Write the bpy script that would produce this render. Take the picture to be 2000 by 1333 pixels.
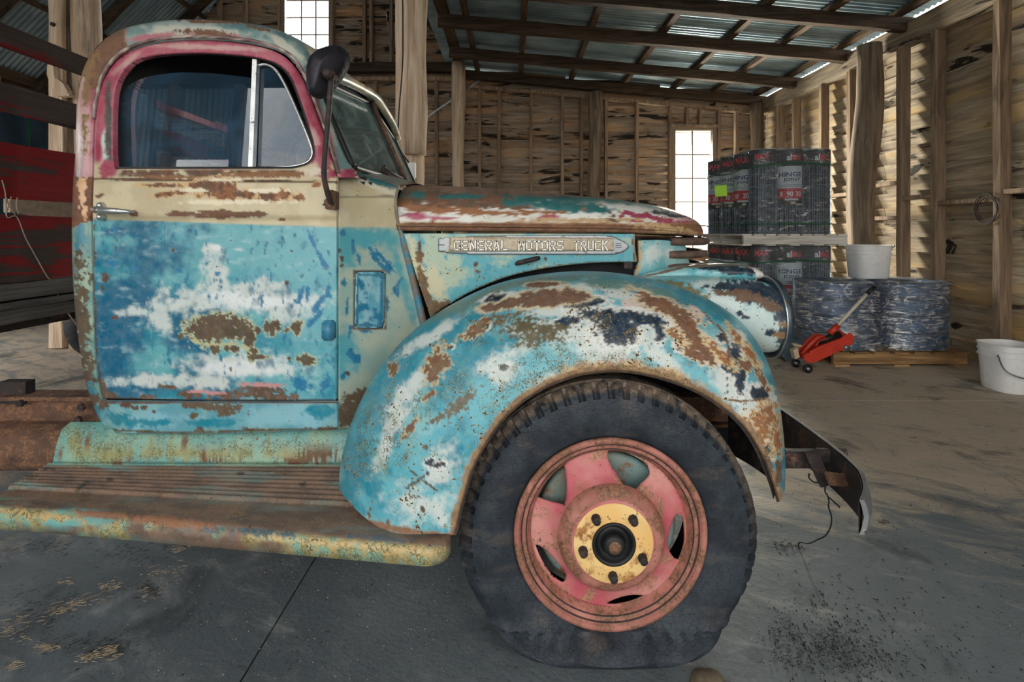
import bpy, bmesh, math, random
import numpy as np
from mathutils import Vector, Matrix
for _o in list(bpy.data.objects): bpy.data.objects.remove(_o)
SC = bpy.context.scene
COL = SC.collection
# ------------------------------------------------------------------ camera
CH = 1.24            # eye height (m)
HY = 455.0           # horizon row in the 2000x1333 frame
cam_d = bpy.data.cameras.new('camera'); cam = bpy.data.objects.new('camera', cam_d); COL.objects.link(cam)
cam.location = (0, 0, CH); cam.rotation_euler = (math.pi/2, 0, 0)
cam_d.sensor_width = 36.0; cam_d.lens = 18.0
cam_d.shift_y = -(666.5-HY)/2000.0
cam_d.clip_start = 0.02; cam_d.clip_end = 200
SC.camera = cam
# ------------------------------------------------------------------ sky (bright overcast)
W = bpy.data.worlds.new('overcast_sky'); SC.world = W; W.use_nodes = True
_bg = W.node_tree.nodes['Background']
_bg.inputs[0].default_value = (1.0, 0.985, 0.955, 1); _bg.inputs[1].default_value = 1.85
# daylight entering through the real openings
def area(name, loc, rot, sx, sy, power, col=(1, 1, 1)):
    d = bpy.data.lights.new(name, 'AREA'); d.shape = 'RECTANGLE'; d.size = sx; d.size_y = sy
    d.energy = power; d.color = col
    o = bpy.data.objects.new(name, d); COL.objects.link(o); o.location = loc; o.rotation_euler = rot
    return o
# outside the small back window (faces -Y, into the barn) and outside the gable window
area('window_daylight', (3.16, 9.16, 1.75), (-math.pi/2, 0, 0), 0.62, 1.9, 420, (1.0, 0.94, 0.80))
area('gable_daylight', (-3.55, 9.16, 5.0), (-math.pi/2, 0, 0), 0.72, 1.3, 90, (0.95, 0.97, 1.0))
SC.view_settings.view_transform = 'Standard'; SC.view_settings.look = 'None'
SC.view_settings.exposure = 0.95; SC.view_settings.gamma = 1.0
SC.view_settings.use_curve_mapping = False
SC.cycles.max_bounces = 8; SC.cycles.transparent_max_bounces = 24
SC.cycles.use_denoising = True
SC.cycles.sample_clamp_indirect = 6.0

rng = random.Random(7)
# ------------------------------------------------------------------ helpers
def P(px, py, Y):
    """photo pixel at depth Y -> world point"""
    return ((px-1000.0)*Y/1000.0, Y, CH + (HY-py)*Y/1000.0)
def topx(v):
    v = np.asarray(v, float)
    return np.stack([1000+1000*v[:, 0]/v[:, 1], HY-1000*(v[:, 2]-CH)/v[:, 1]], 1)
def C(r, g, b):
    f = lambda c: (c/255/12.92) if c/255 <= 0.04045 else ((c/255+0.055)/1.055)**2.4
    return (f(r), f(g), f(b))
ROOT = {}
def thing(name, label, cat, loc=(0, 0, 0), group=None, kind=None, rot=None):
    o = bpy.data.objects.new(name, None); COL.objects.link(o)
    o.empty_display_size = 0.1
    o.location = loc; ROOT[o.name] = Vector(loc)
    if rot: o.rotation_euler = rot
    tag(o, label, cat, group, kind)
    return o
def tag(o, label=None, cat=None, group=None, kind=None):
    if label: o['label'] = label
    if cat: o['category'] = cat
    if group: o['group'] = group
    if kind: o['kind'] = kind
    return o
def mk(name, verts, faces, mat, parent=None, smooth=False, local=False, label=None):
    """one mesh object; verts in world space unless local"""
    me = bpy.data.meshes.new(name)
    verts = np.asarray(verts, float).reshape(-1, 3)
    off = Vector((0, 0, 0))
    if parent is not None and not local:
        r = parent
        while r.parent is not None: r = r.parent
        off = ROOT.get(r.name, Vector((0, 0, 0)))
    if off.length > 0: verts = verts - np.array(off)
    me.from_pydata(verts.tolist(), [], [list(f) for f in faces])
    if smooth: me.polygons.foreach_set('use_smooth', [True]*len(me.polygons))
    if mat is not None: me.materials.append(mat)
    o = bpy.data.objects.new(name, me); COL.objects.link(o)
    if parent is not None: o.parent = parent
    if label: o['label'] = label
    return o
def smooth_by_angle(o, ang=40):
    me = o.data
    bm = bmesh.new(); bm.from_mesh(me)
    for f in bm.faces: f.smooth = True
    for e in bm.edges:
        if len(e.link_faces) == 2 and e.calc_face_angle(0) > math.radians(ang): e.smooth = False
    bm.to_mesh(me); bm.free()
    return o
class MB:
    """collects simple shapes into one mesh"""
    def __init__(s): s.v = []; s.f = []
    def add(s, v, f):
        n = len(s.v); s.v += [tuple(p) for p in v]; s.f += [tuple(i+n for i in q) for q in f]; return s
    def box(s, lo, hi):
        x0, y0, z0 = lo; x1, y1, z1 = hi
        return s.add([(x0, y0, z0), (x1, y0, z0), (x1, y1, z0), (x0, y1, z0), (x0, y0, z1), (x1, y0, z1), (x1, y1, z1), (x0, y1, z1)],
                     [(0, 3, 2, 1), (4, 5, 6, 7), (0, 1, 5, 4), (1, 2, 6, 5), (2, 3, 7, 6), (3, 0, 4, 7)])
    def obox(s, c, ax, ay, az):
        """oriented box: centre and half-axis vectors"""
        c, ax, ay, az = map(Vector, (c, ax, ay, az))
        pts = [c+i*ax+j*ay+k*az for k in (-1, 1) for (i, j) in ((-1, -1), (1, -1), (1, 1), (-1, 1))]
        return s.add(pts, [(0, 3, 2, 1), (4, 5, 6, 7), (0, 1, 5, 4), (1, 2, 6, 5), (2, 3, 7, 6), (3, 0, 4, 7)])
    def tube(s, pts, r, n=10, closed=False, cap=True):
        pts = [Vector(p) for p in pts]; m = len(pts)
        rr = r if isinstance(r, (list, tuple)) else [r]*m
        up = None; rings = []
        for i, p in enumerate(pts):
            a = pts[(i-1) % m] if (closed or i > 0) else p
            b = pts[(i+1) % m] if (closed or i < m-1) else p
            d = (b-a)
            d = d.normalized() if d.length > 1e-9 else Vector((0, 0, 1))
            if up is None:
                up = Vector((0, 0, 1)) if abs(d.z) < 0.9 else Vector((0, 1, 0))
            u = d.cross(up)
            if u.length < 1e-6: u = d.orthogonal()
            u.normalize(); w = u.cross(d).normalized(); up = w
            rings.append([p+rr[i]*(math.cos(2*math.pi*k/n)*u+math.sin(2*math.pi*k/n)*w) for k in range(n)])
        base = len(s.v)
        for R in rings: s.v += [tuple(q) for q in R]
        L = m if closed else m-1
        for i in range(L):
            j = (i+1) % m
            for k in range(n):
                l = (k+1) % n
                s.f.append((base+i*n+k, base+i*n+l, base+j*n+l, base+j*n+k))
        if cap and not closed:
            s.f.append(tuple(base+k for k in range(n))[::-1]); s.f.append(tuple(base+(m-1)*n+k for k in range(n)))
        return s
    def lathe(s, prof, origin, axis, n=48, closed=False):
        """prof: (r, a) with a along axis"""
        axis = Vector(axis).normalized(); u = axis.orthogonal().normalized(); w = axis.cross(u)
        o = Vector(origin); base = len(s.v)
        for (r, a) in prof:
            for k in range(n):
                t = 2*math.pi*k/n
                s.v.append(tuple(o+axis*a+u*(r*math.cos(t))+w*(r*math.sin(t))))
        m = len(prof)
        for i in range(m if closed else m-1):
            j = (i+1) % m
            for k in range(n):
                l = (k+1) % n
                s.f.append((base+i*n+k, base+i*n+l, base+j*n+l, base+j*n+k))
        return s
    def build(s, name, mat, parent=None, smooth=False, local=False, label=None, angle=None):
        o = mk(name, s.v, s.f, mat, parent, smooth, local, label)
        if angle: smooth_by_angle(o, angle)
        return o
def grid_faces(nu, nv, wrap=False):
    f = []
    for i in range(nu-1):
        for j in range(nv-1 if not wrap else nv):
            k = (j+1) % nv
            f.append((i*nv+j, i*nv+k, (i+1)*nv+k, (i+1)*nv+j))
    return f
def cr(pts, n=6, closed=False):
    """Catmull-Rom through points; a repeated point makes a corner"""
    p = [np.array(q, float) for q in pts]; m = len(p); out = []
    rngi = range(m if closed else m-1)
    for i in rngi:
        if closed: a, b, c, d = p[(i-1) % m], p[i], p[(i+1) % m], p[(i+2) % m]
        else: a, b, c, d = p[max(i-1, 0)], p[i], p[i+1], p[min(i+2, m-1)]
        if np.allclose(b, c): continue
        for k in range(n):
            t = k/n
            out.append(0.5*((2*b)+(-a+c)*t+(2*a-5*b+4*c-d)*t*t+(-a+3*b-3*c+d)*t**3))
    if not closed: out.append(p[-1])
    return np.array(out)
def seg_dist(pts, poly, closed=True):
    """distance and nearest point from pts (N,2) to polyline"""
    poly = np.asarray(poly, float)
    A = poly if closed else poly[:-1]
    B = np.roll(poly, -1, 0) if closed else poly[1:]
    best = np.full(len(pts), 1e9); near = np.zeros((len(pts), 2))
    for a, b in zip(A, B):
        d = b-a; L = d@d
        if L < 1e-12: continue
        t = np.clip(((pts-a)@d)/L, 0, 1)
        q = a+t[:, None]*d
        dd = np.hypot(*(pts-q).T)
        m = dd < best; best[m] = dd[m]; near[m] = q[m]
    return best, near
def inside(pts, poly):
    x, y = pts[:, 0], pts[:, 1]; r = np.zeros(len(pts), bool); n = len(poly)
    for i in range(n):
        x1, y1 = poly[i]; x2, y2 = poly[(i+1) % n]
        if y1 == y2: continue
        c = ((y1 > y) != (y2 > y)) & (x < (x2-x1)*(y-y1)/(y2-y1)+x1)
        r ^= c
    return r
def panel_grid(outer, holes, step):
    """regular grid inside a polygon (2D), edges snapped to the outline; returns pts, faces"""
    outer = np.asarray(outer, float); holes = [np.asarray(h, float) for h in holes]
    lo = outer.min(0)-step; hi = outer.max(0)+step
    nx = int((hi[0]-lo[0])/step)+2; ny = int((hi[1]-lo[1])/step)+2
    gx, gy = np.meshgrid(lo[0]+step*np.arange(nx), lo[1]+step*np.arange(ny), indexing='ij')
    pts = np.stack([gx.ravel(), gy.ravel()], 1)
    ok = inside(pts, outer)
    for h in holes: ok &= ~inside(pts, h)
    D, Q = seg_dist(pts, outer)
    for h in holes:
        d, q = seg_dist(pts, h); m = d < D; D[m] = d[m]; Q[m] = q[m]
    snap = D < step*0.62
    pts = np.where(snap[:, None], Q, pts)
    use = ok | snap
    idx = np.arange(nx*ny).reshape(nx, ny)
    F = np.stack([idx[:-1, :-1], idx[1:, :-1], idx[1:, 1:], idx[:-1, 1:]], -1).reshape(-1, 4)
    F = F[use[F].all(1)]
    cen = pts[F].mean(1)
    k = inside(cen, outer)
    for h in holes: k &= ~inside(cen, h)
    allsnap = snap[F].all(1)
    F = F[k | ~allsnap]
    # drop slivers collapsed by the snapping
    e = pts[F]; ar = 0.5*np.abs(np.cross(e[:, 2]-e[:, 0], e[:, 3]-e[:, 1]))
    F = F[ar > 0.02*step*step]
    u = np.unique(F); rem = -np.ones(nx*ny, int); rem[u] = np.arange(len(u))
    return pts[u], rem[F]
def flange(verts, faces, vec):
    """turn the boundary of a sheet in by vec (a return flange, gives it thickness)"""
    verts = np.asarray(verts, float); faces = [tuple(f) for f in faces]
    cnt = {}
    for f in faces:
        for i in range(len(f)):
            a, b = f[i], f[(i+1) % len(f)]
            cnt[(a, b)] = cnt.get((a, b), 0)+1
    bd = [(a, b) for (a, b) in cnt if (b, a) not in cnt]
    used = sorted({i for e in bd for i in e}); mp = {i: len(verts)+k for k, i in enumerate(used)}
    nv = np.array([verts[i]+np.array(vec) for i in used]) if used else np.zeros((0, 3))
    nf = [(b, a, mp[a], mp[b]) for (a, b) in bd]
    return np.vstack([verts, nv]), faces+nf
# ------------------------------------------------------------------ numpy noise for paint wear
def _hash(ix, iy, seed):
    h = (ix.astype(np.int64)*374761393 + iy.astype(np.int64)*668265263 + seed*974711) & 0xffffffff
    h = ((h ^ (h >> 13))*1274126177) & 0xffffffff
    h = (h ^ (h >> 16)) & 0xffffffff
    return h/4294967295.0
def vnoise(x, y, seed=0):
    ix = np.floor(x); iy = np.floor(y); fx = x-ix; fy = y-iy
    fx = fx*fx*(3-2*fx); fy = fy*fy*(3-2*fy)
    a = _hash(ix, iy, seed); b = _hash(ix+1, iy, seed); c = _hash(ix, iy+1, seed); d = _hash(ix+1, iy+1, seed)
    return (a*(1-fx)+b*fx)*(1-fy)+(c*(1-fx)+d*fx)*fy
def fbm(x, y, seed=0, octv=4, gain=0.55):
    x, y = x*0.92-y*0.39, x*0.39+y*0.92
    s = 0; a = 1; t = 0
    for k in range(octv):
        s = s+a*(vnoise(x, y, seed+k*17)*2-1); t += a; a *= gain
        x, y = (x*0.8-y*0.6)*2.03+11.3, (x*0.6+y*0.8)*2.03-7.1
    return s/t*1.5
def sstep(a, b, x):
    t = np.clip((x-a)/(b-a), 0, 1); return t*t*(3-2*t)
# ------------------------------------------------------------------ materials
class NT:
    def __init__(s, name):
        s.m = bpy.data.materials.new(name); s.m.use_nodes = True
        s.t = s.m.node_tree; s.t.nodes.clear()
        s.out = s.t.nodes.new('ShaderNodeOutputMaterial')
    def put(s, sock, v):
        if v is None: return
        if isinstance(v, bpy.types.NodeSocket): s.t.links.new(v, sock)
        elif isinstance(v, (tuple, list)) and sock.type == 'RGBA': sock.default_value = (*v[:3], 1)
        else: sock.default_value = v
    def n(s, typ, props=None, ins=None, out=0):
        nd = s.t.nodes.new('ShaderNode'+typ)
        for k, v in (props or {}).items(): setattr(nd, k, v)
        for k, v in (ins or {}).items(): s.put(nd.inputs[k], v)
        return nd.outputs[out]
    def pos(s): return s.n('NewGeometry', out=0)
    def obj(s): return s.n('TexCoord', out=3)
    def rnd(s): return s.n('ObjectInfo', out='Random')
    def attr(s, name, out='Color'): return s.n('Attribute', {'attribute_name': name}, out=out)
    def mapv(s, v, scale=(1, 1, 1), loc=(0, 0, 0), rot=(0, 0, 0)):
        return s.n('Mapping', None, {'Vector': v, 'Scale': scale, 'Location': loc, 'Rotation': rot})
    def noise(s, v, scale, detail=4, rough=0.55, dist=0.0, col=False):
        return s.n('TexNoise', None, {'Vector': v, 'Scale': scale, 'Detail': detail, 'Roughness': rough, 'Distortion': dist}, out=1 if col else 0)
    def vor(s, v, scale, feature='DISTANCE_TO_EDGE', rnd=1.0):
        return s.n('TexVoronoi', {'feature': feature}, {'Vector': v, 'Scale': scale, 'Randomness': rnd})
    def math(s, op, a, b=None, clamp=False):
        nd = s.t.nodes.new('ShaderNodeMath'); nd.operation = op; nd.use_clamp = clamp
        s.put(nd.inputs[0], a)
        if b is not None: s.put(nd.inputs[1], b)
        return nd.outputs[0]
    def rng(s, v, a, b, c=0.0, d=1.0):
        nd = s.t.nodes.new('ShaderNodeMapRange'); nd.interpolation_type = 'SMOOTHSTEP'
        for k, x in zip(range(5), (v, a, b, c, d)): s.put(nd.inputs[k], x)
        return nd.outputs[0]
    def mix(s, f, a, b, mode='MIX'):
        nd = s.t.nodes.new('ShaderNodeMix'); nd.data_type = 'RGBA'; nd.blend_type = mode
        s.put(nd.inputs['Factor'], f)
        A = [i for i in nd.inputs if i.name == 'A' and i.type == 'RGBA'][0]
        B = [i for i in nd.inputs if i.name == 'B' and i.type == 'RGBA'][0]
        s.put(A, a); s.put(B, b)
        return [o for o in nd.outputs if o.type == 'RGBA'][0]
    def ramp(s, f, stops):
        nd = s.t.nodes.new('ShaderNodeValToRGB'); cr_ = nd.color_ramp
        while len(cr_.elements) < len(stops): cr_.elements.new(0.5)
        for e, (p, c) in zip(cr_.elements, stops): e.position = p; e.color = (*c, 1)
        s.put(nd.inputs[0], f); return nd.outputs[0]
    def bump(s, h, strength=0.3, dist=0.01, normal=None):
        ins = {'Height': h, 'Strength': strength, 'Distance': dist}
        if normal is not None: ins['Normal'] = normal
        return s.n('Bump', None, ins)
    def pbr(s, col, rough=0.6, metal=0.0, normal=None, **kw):
        ins = {'Base Color': col, 'Roughness': rough, 'Metallic': metal}
        if normal is not None: ins['Normal'] = normal
        ins.update(kw)
        sh = s.n('BsdfPrincipled', None, ins)
        s.t.links.new(sh, s.out.inputs[0]); return s.m
M = {}
def simple(name, col, rough=0.6, metal=0.0, var=0.25, scale=20, bump=0.15, col2=None, stretch=(1, 1, 1)):
    t = NT(name); v = t.mapv(t.obj(), stretch)
    n1 = t.noise(v, scale, 5); n2 = t.noise(v, scale*4.3, 4)
    c2 = col2 or tuple(c*(1-var) for c in col)
    c = t.mix(t.rng(n1, 0.35, 0.65), col, c2)
    c = t.mix(t.math('MULTIPLY', t.rng(n2, 0.5, 0.75), 0.25), c, tuple(k*0.55 for k in col))
    M[name] = t.pbr(c, rough, metal, t.bump(n2, bump, 0.004)); return M[name]
# ---- patinated paint: 'col' = paint colour with its wear, 'fx' = (rust, crackle, pitting)
def make_patina():
    t = NT('patina_paint'); p = t.pos()
    col = t.attr('col'); fx = t.attr('fx')
    sep = t.n('SeparateColor', None, {0: fx}); nd = sep.node
    rust, crack, pit = nd.outputs[0], nd.outputs[1], nd.outputs[2]
    fine = t.noise(p, 160, 5, 0.65); mid = t.noise(p, 38, 5, 0.6); big = t.noise(p, 9, 4)
    # faint chalky mottling
    c = t.mix(t.rng(mid, 0.3, 0.75, 0.0, 0.10), col, C(205, 215, 212))
    c = t.mix(t.rng(big, 0.45, 0.75, 0.0, 0.15), c, t.mix(1.0, col, (0.62, 0.66, 0.7), 'MULTIPLY'))
    # hair-line scratches
    sc = t.noise(t.mapv(p, (90, 90, 7), rot=(0, 0.5, 0)), 1.0, 3, 0.6)
    c = t.mix(t.rng(sc, 0.68, 0.74, 0.0, 0.12), c, C(225, 228, 220))
    # crackled lacquer: olive/brown lines
    wv = t.mix(0.06, p, t.noise(p, 30, 3, col=True))
    e = t.vor(wv, 75); e2 = t.vor(wv, 140)
    ln = t.math('MULTIPLY', t.rng(e, 0.10, 0.02), t.rng(t.noise(p, 26, 3), 0.40, 0.60))
    ln2 = t.math('MULTIPLY', t.rng(e2, 0.09, 0.02), t.rng(t.noise(p, 21, 3), 0.48, 0.66))
    ln = t.math('MULTIPLY', t.math('MAXIMUM', ln, ln2), t.rng(crack, 0.15, 0.6))
    c = t.mix(t.math('MULTIPLY', ln, 0.9), c, C(84, 82, 50))
    # rust pits with a yellow halo
    pn = t.math('MAXIMUM', t.noise(p, 105, 2, 0.5), t.math('SUBTRACT', t.noise(t.mapv(p, (1, 1, 0.7)), 230, 2, 0.5), 0.02)); pm = t.math('ADD', t.math('ADD', pn, t.math('MULTIPLY', t.math('SUBTRACT', t.noise(p, 12, 3), 0.5), 0.25)), t.math('MULTIPLY', pit, 0.17))
    c = t.mix(t.math('MULTIPLY', t.rng(pm, 0.735, 0.78), 0.8), c, C(196, 172, 112))
    pits = t.rng(pm, 0.77, 0.80)
    c = t.mix(pits, c, C(84, 62, 46))
    # rust: ragged, granular
    rm = t.rng(t.math('ADD', rust, t.math('MULTIPLY', t.math('SUBTRACT', mid, 0.5), 0.55)), 0.42, 0.56)
    rc = t.ramp(fine, [(0.25, C(62, 44, 36)), (0.48, C(112, 78, 58)), (0.62, C(146, 96, 62)), (0.8, C(172, 132, 92))])
    rc = t.mix(t.rng(big, 0.4, 0.65, 0.0, 0.6), rc, C(92, 76, 56))
    c = t.mix(t.math('MULTIPLY', rm, 0.28), c, rc)       # 'col' already carries the rust hue
    allr = t.math('MAXIMUM', rm, pits)
    rough = t.math('ADD', 0.36, t.math('ADD', t.math('MULTIPLY', allr, 0.45), t.math('MULTIPLY', t.math('SUBTRACT', mid, 0.5), 0.25)))
    h = t.math('SUBTRACT', t.math('MULTIPLY', fine, t.math('ADD', 0.05, t.math('MULTIPLY', allr, 0.6))), t.math('MULTIPLY', ln, 0.25))
    dent = t.noise(p, 5, 2)
    nrm = t.bump(dent, 0.35, 0.02, t.bump(h, 0.45, 0.003))
    M['paint'] = t.pbr(c, rough, 0.0, nrm, **{'Specular IOR Level': 0.45})
make_patina()
def make_wood(name, axis, light, dark, knot=0.5, scale=1.0, rough=0.85, stain=(0.55, 0.7), byrand=0.35, yellow=None):
    """weathered timber; axis = grain direction index, uses world position so every board differs"""
    t = NT(name); p = t.pos(); r = t.rnd()
    off = t.n('CombineXYZ', None, {0: t.math('MULTIPLY', r, 37.0), 1: t.math('MULTIPLY', r, 91.0), 2: t.math('MULTIPLY', r, 53.0)})
    p = t.n('VectorMath', {'operation': 'ADD'}, {0: p, 1: off})
    st = [14.0, 14.0, 14.0]; st[axis] = 1.2
    st2 = [5.5, 5.5, 5.5]; st2[axis] = 1.15
    st3 = [70.0, 70.0, 70.0]; st3[axis] = 3.0
    g = t.noise(t.mapv(p, tuple(k*scale for k in st)), 1.0, 6, 0.6, 1.2)
    k = t.noise(t.mapv(p, tuple(q*scale for q in st2)), 1.0, 5, 0.62, 0.9)
    f = t.noise(t.mapv(p, tuple(q*scale for q in st3)), 1.0, 4, 0.6)
    c = t.mix(t.rng(g, 0.3, 0.7), light, dark)
    c = t.mix(t.rng(f, 0.45, 0.75, 0, 0.55), c, tuple(x*0.42 for x in dark))
    c = t.mix(t.rng(k, stain[0], stain[1], 0.0, knot), c, (0.012, 0.010, 0.009))
    if yellow: c = t.mix(t.rng(t.noise(t.mapv(p, tuple(q*0.7 for q in st2)), 1.0, 3), 0.5, 0.68, 0.0, 0.75), c, yellow)
    br = t.math('ADD', 1-byrand/2, t.math('MULTIPLY', r, byrand))
    hsv = t.n('HueSaturation', None, {'Hue': 0.5, 'Saturation': 1.0, 'Value': br, 'Fac': 1.0, 'Color': c})
    M[name] = t.pbr(hsv, rough, 0.0, t.bump(t.math('ADD', g, f), 0.5, 0.006), **{'Specular IOR Level': 0.2})
    return M[name]
make_wood('siding_back', 0, C(176, 158, 138), C(128, 113, 99), knot=0.95, stain=(0.54, 0.60), yellow=C(186, 146, 106))
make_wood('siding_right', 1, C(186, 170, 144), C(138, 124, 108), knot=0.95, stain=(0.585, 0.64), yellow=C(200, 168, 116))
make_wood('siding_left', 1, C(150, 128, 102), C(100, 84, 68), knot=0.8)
make_wood('stud_wood', 2, C(172, 148, 122), C(126, 106, 90), knot=0.4)
make_wood('post_wood', 2, C(230, 208, 182), C(194, 168, 142), knot=0.5, scale=0.8, stain=(0.58, 0.72))
make_wood('post_grey', 2, C(150, 132, 112), C(96, 82, 70), knot=0.6, scale=0.8)
make_wood('roof_wood', 0, C(92, 76, 62), C(58, 48, 40), knot=0.6)
make_wood('roof_wood_y', 1, C(116, 94, 72), C(70, 57, 46), knot=0.6)
make_wood('bed_wood', 1, C(126, 122, 116), C(88, 86, 84), knot=0.4)
make_wood('pallet_wood', 0, C(178, 142, 98), C(120, 92, 64), knot=0.4)
make_wood('pallet_white', 0, C(226, 222, 214), C(196, 190, 182), knot=0.3)
def make_redboard():
    t = NT('red_board'); p = t.pos()
    g = t.noise(t.mapv(p, (9, 1.6, 22)), 1.0, 6, 0.7, 0.8)
    b = t.noise(t.mapv(p, (2, 1.1, 3.2)), 1.0, 3)
    z = t.n('SeparateXYZ', None, {0: p}, out=2)
    # upper rails are bare timber, paint survives further down
    top = t.rng(z, 1.6, 2.1, 0.0, 0.13)
    m = t.rng(t.math('ADD', t.math('ADD', g, top), t.math('MULTIPLY', t.math('SUBTRACT', b, 0.5), 0.9)), 0.55, 0.60)
    f = t.noise(t.mapv(p, (60, 3, 60)), 1.0, 4)
    wood = t.mix(f, C(96, 84, 78), C(52, 46, 44))
    red = t.mix(f, C(164, 34, 38), C(118, 26, 32))
    M['red_board'] = t.pbr(t.mix(m, red, wood), 0.6, 0.0, t.bump(t.math('SUBTRACT', f, m), 0.5, 0.006))
make_redboard()
def make_floor():
    t = NT('concrete'); p = t.pos()
    st = t.mapv(p, (1.0, 1.0, 1.0), rot=(0, 0, 0.5))
    big = t.noise(st, 0.9, 5, 0.55, 0.6); mid = t.noise(t.mapv(st, (2.0, 5.0, 1)), 1.6, 6, 0.62, 0.8)
    fine = t.noise(p, 55, 5, 0.6); grit = t.noise(p, 240, 2)
    x = t.n('SeparateXYZ', None, {0: p}, out=0); y = t.n('SeparateXYZ', None, {0: p}, out=1)
    # dry tan dust lies towards the right-hand wall
    dust = t.math('ADD', t.rng(x, -0.6, 2.6, 0.0, 0.12), t.rng(y, 1.5, 3.0, -0.08, 0.38))
    dust = t.math('ADD', dust, t.math('MULTIPLY', t.math('SUBTRACT', mid, 0.5), 1.1))
    c = t.mix(t.rng(big, 0.35, 0.65), C(122, 130, 134), C(94, 103, 108))
    c = t.mix(t.rng(mid, 0.5, 0.72, 0, 0.55), c, C(156, 160, 160))
    c = t.mix(t.rng(dust, 0.10, 0.50, 0, 0.92), c, C(196, 180, 158))
    c = t.mix(t.rng(t.noise(st, 2.3, 6, 0.65, 0.5), 0.52, 0.68, 0, 0.75), c, C(60, 65, 70))
    c = t.mix(t.rng(t.noise(st, 7.0, 5, 0.65, 0.8), 0.56, 0.72, 0, 0.4), c, C(150, 152, 150))
    c = t.mix(t.rng(fine, 0.42, 0.3, 0, 0.5), c, C(58, 62, 66))
    c = t.mix(t.rng(grit, 0.70, 0.76, 0, 0.6), c, C(178, 172, 160))
    h = t.math('ADD', fine, t.math('MULTIPLY', mid, 1.5))
    M['concrete'] = t.pbr(c, t.rng(big, 0.3, 0.7, 0.55, 0.8), 0.0, t.bump(h, 0.35, 0.008), **{'Specular IOR Level': 0.3})
make_floor()
def make_iron():
    t = NT('corrugated_iron'); p = t.pos()
    a = t.noise(t.mapv(p, (1.5, 4, 1.5)), 1.0, 5); f = t.noise(t.mapv(p, (5, 30, 5)), 1.0, 4)
    c = t.mix(t.rng(a, 0.35, 0.65), C(168, 190, 200), C(128, 152, 164))
    c = t.mix(t.rng(f, 0.55, 0.75, 0, 0.35), c, C(92, 104, 108))
    c = t.mix(t.rng(t.noise(p, 1.3, 4), 0.66, 0.78, 0, 0.35), c, C(122, 98, 80))
    M['iron'] = t.pbr(c, 0.40, 0.45, t.bump(f, 0.1, 0.004))
make_iron()
def make_tire():
    t = NT('old_rubber'); p = t.pos()
    n = t.noise(p, 14, 5); f = t.noise(p, 120, 5)
    c = t.mix(t.rng(n, 0.35, 0.7), C(34, 42, 50), C(54, 62, 70))
    z = t.n('SeparateXYZ', None, {0: p}, out=2)
    xx = t.math('SUBTRACT', t.n('SeparateXYZ', None, {0: p}, out=0), 0.284); zz = t.math('SUBTRACT', z, 0.371)
    rad = t.math('SQRT', t.math('ADD', t.math('MULTIPLY', xx, xx), t.math('MULTIPLY', zz, zz)))
    dust = t.math('MULTIPLY', t.math('MULTIPLY', t.rng(z, 0.25, 0.70), t.rng(rad, 0.40, 0.415)), t.rng(t.noise(p, 30, 4), 0.3, 0.55))
    dust = t.math('ADD', dust, t.math('MULTIPLY', t.rng(t.noise(t.mapv(p, (1, 1, 2)), 7, 4), 0.52, 0.7), 0.22))
    c = t.mix(t.math('MULTIPLY', dust, 0.75), c, C(142, 124, 106))      # dust settled on the upper tread
    ck = t.rng(t.vor(t.mapv(p, (1, 1, 2.2)), 45), 0.06, 0.0)
    c = t.mix(t.math('MULTIPLY', ck, 0.5), c, C(16, 18, 20))
    M['tire'] = t.pbr(c, 0.62, 0.0, t.bump(t.math('SUBTRACT', f, ck), 0.3, 0.004), **{'Specular IOR Level': 0.35})
make_tire()
def rusty(name, base, base2, rustc=C(112, 78, 56), lo=0.46, hi=0.58, scale=16, rough=0.65, metal=0.0):
    t = NT(name); p = t.pos()
    n = t.noise(p, scale, 6, 0.65); f = t.noise(p, 130, 5, 0.6); b = t.noise(p, scale*0.4, 3)
    c = t.mix(t.rng(b, 0.35, 0.65), base, base2)
    rc = t.ramp(f, [(0.3, tuple(k*0.45 for k in rustc)), (0.5, rustc), (0.72, tuple(min(1, k*1.7) for k in rustc))])
    m = t.rng(n, lo, hi)
    c = t.mix(m, c, rc)
    c = t.mix(t.rng(t.noise(p, 90, 2), 0.68, 0.72, 0, 0.9), c, tuple(k*0.3 for k in rustc))
    M[name] = t.pbr(c, rough, metal, t.bump(t.math('MULTIPLY', f, m), 0.6, 0.003)); return M[name]
rusty('rim_pink', C(208, 144, 136), C(192, 92, 102), C(168, 122, 98), 0.47, 0.64, 14)
rusty('rim_rust', C(186, 124, 110), C(160, 100, 88), C(134, 94, 72), 0.42, 0.6, 22)
rusty('hub_yellow', C(242, 208, 142), C(236, 190, 118), C(170, 110, 60), 0.56, 0.68, 16)
rusty('rust_iron', C(104, 78, 62), C(82, 62, 52), C(126, 92, 68), 0.4, 0.6, 24, 0.85)
rusty('dark_iron', C(54, 46, 44), C(40, 36, 38), C(88, 64, 54), 0.5, 0.65, 18, 0.7)
rusty('drum_teal', C(112, 140, 140), C(120, 116, 96), C(120, 92, 68), 0.48, 0.62, 10)
rusty('board_rust', C(118, 92, 74), C(98, 78, 66), C(140, 100, 74), 0.42, 0.6, 30, 0.85)
rusty('chrome_old', C(205, 206, 204), C(182, 184, 186), C(120, 104, 88), 0.60, 0.70, 30, 0.32, 0.85)
simple('black_rubber', C(22, 24, 26), 0.55)
simple('matte_black', C(14, 16, 18), 0.8)
simple('interior', C(34, 38, 42), 0.85)
simple('seat_vinyl', C(56, 52, 50), 0.6)
simple('mirror_back', C(52, 50, 58), 0.42, 0.5, 0.4, 30, 0.2)
simple('white_plastic', C(240, 241, 240), 0.45, 0, 0.06, 6, 0.05)
simple('grey_plastic', C(205, 208, 206), 0.5, 0, 0.08, 6, 0.05)
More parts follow.
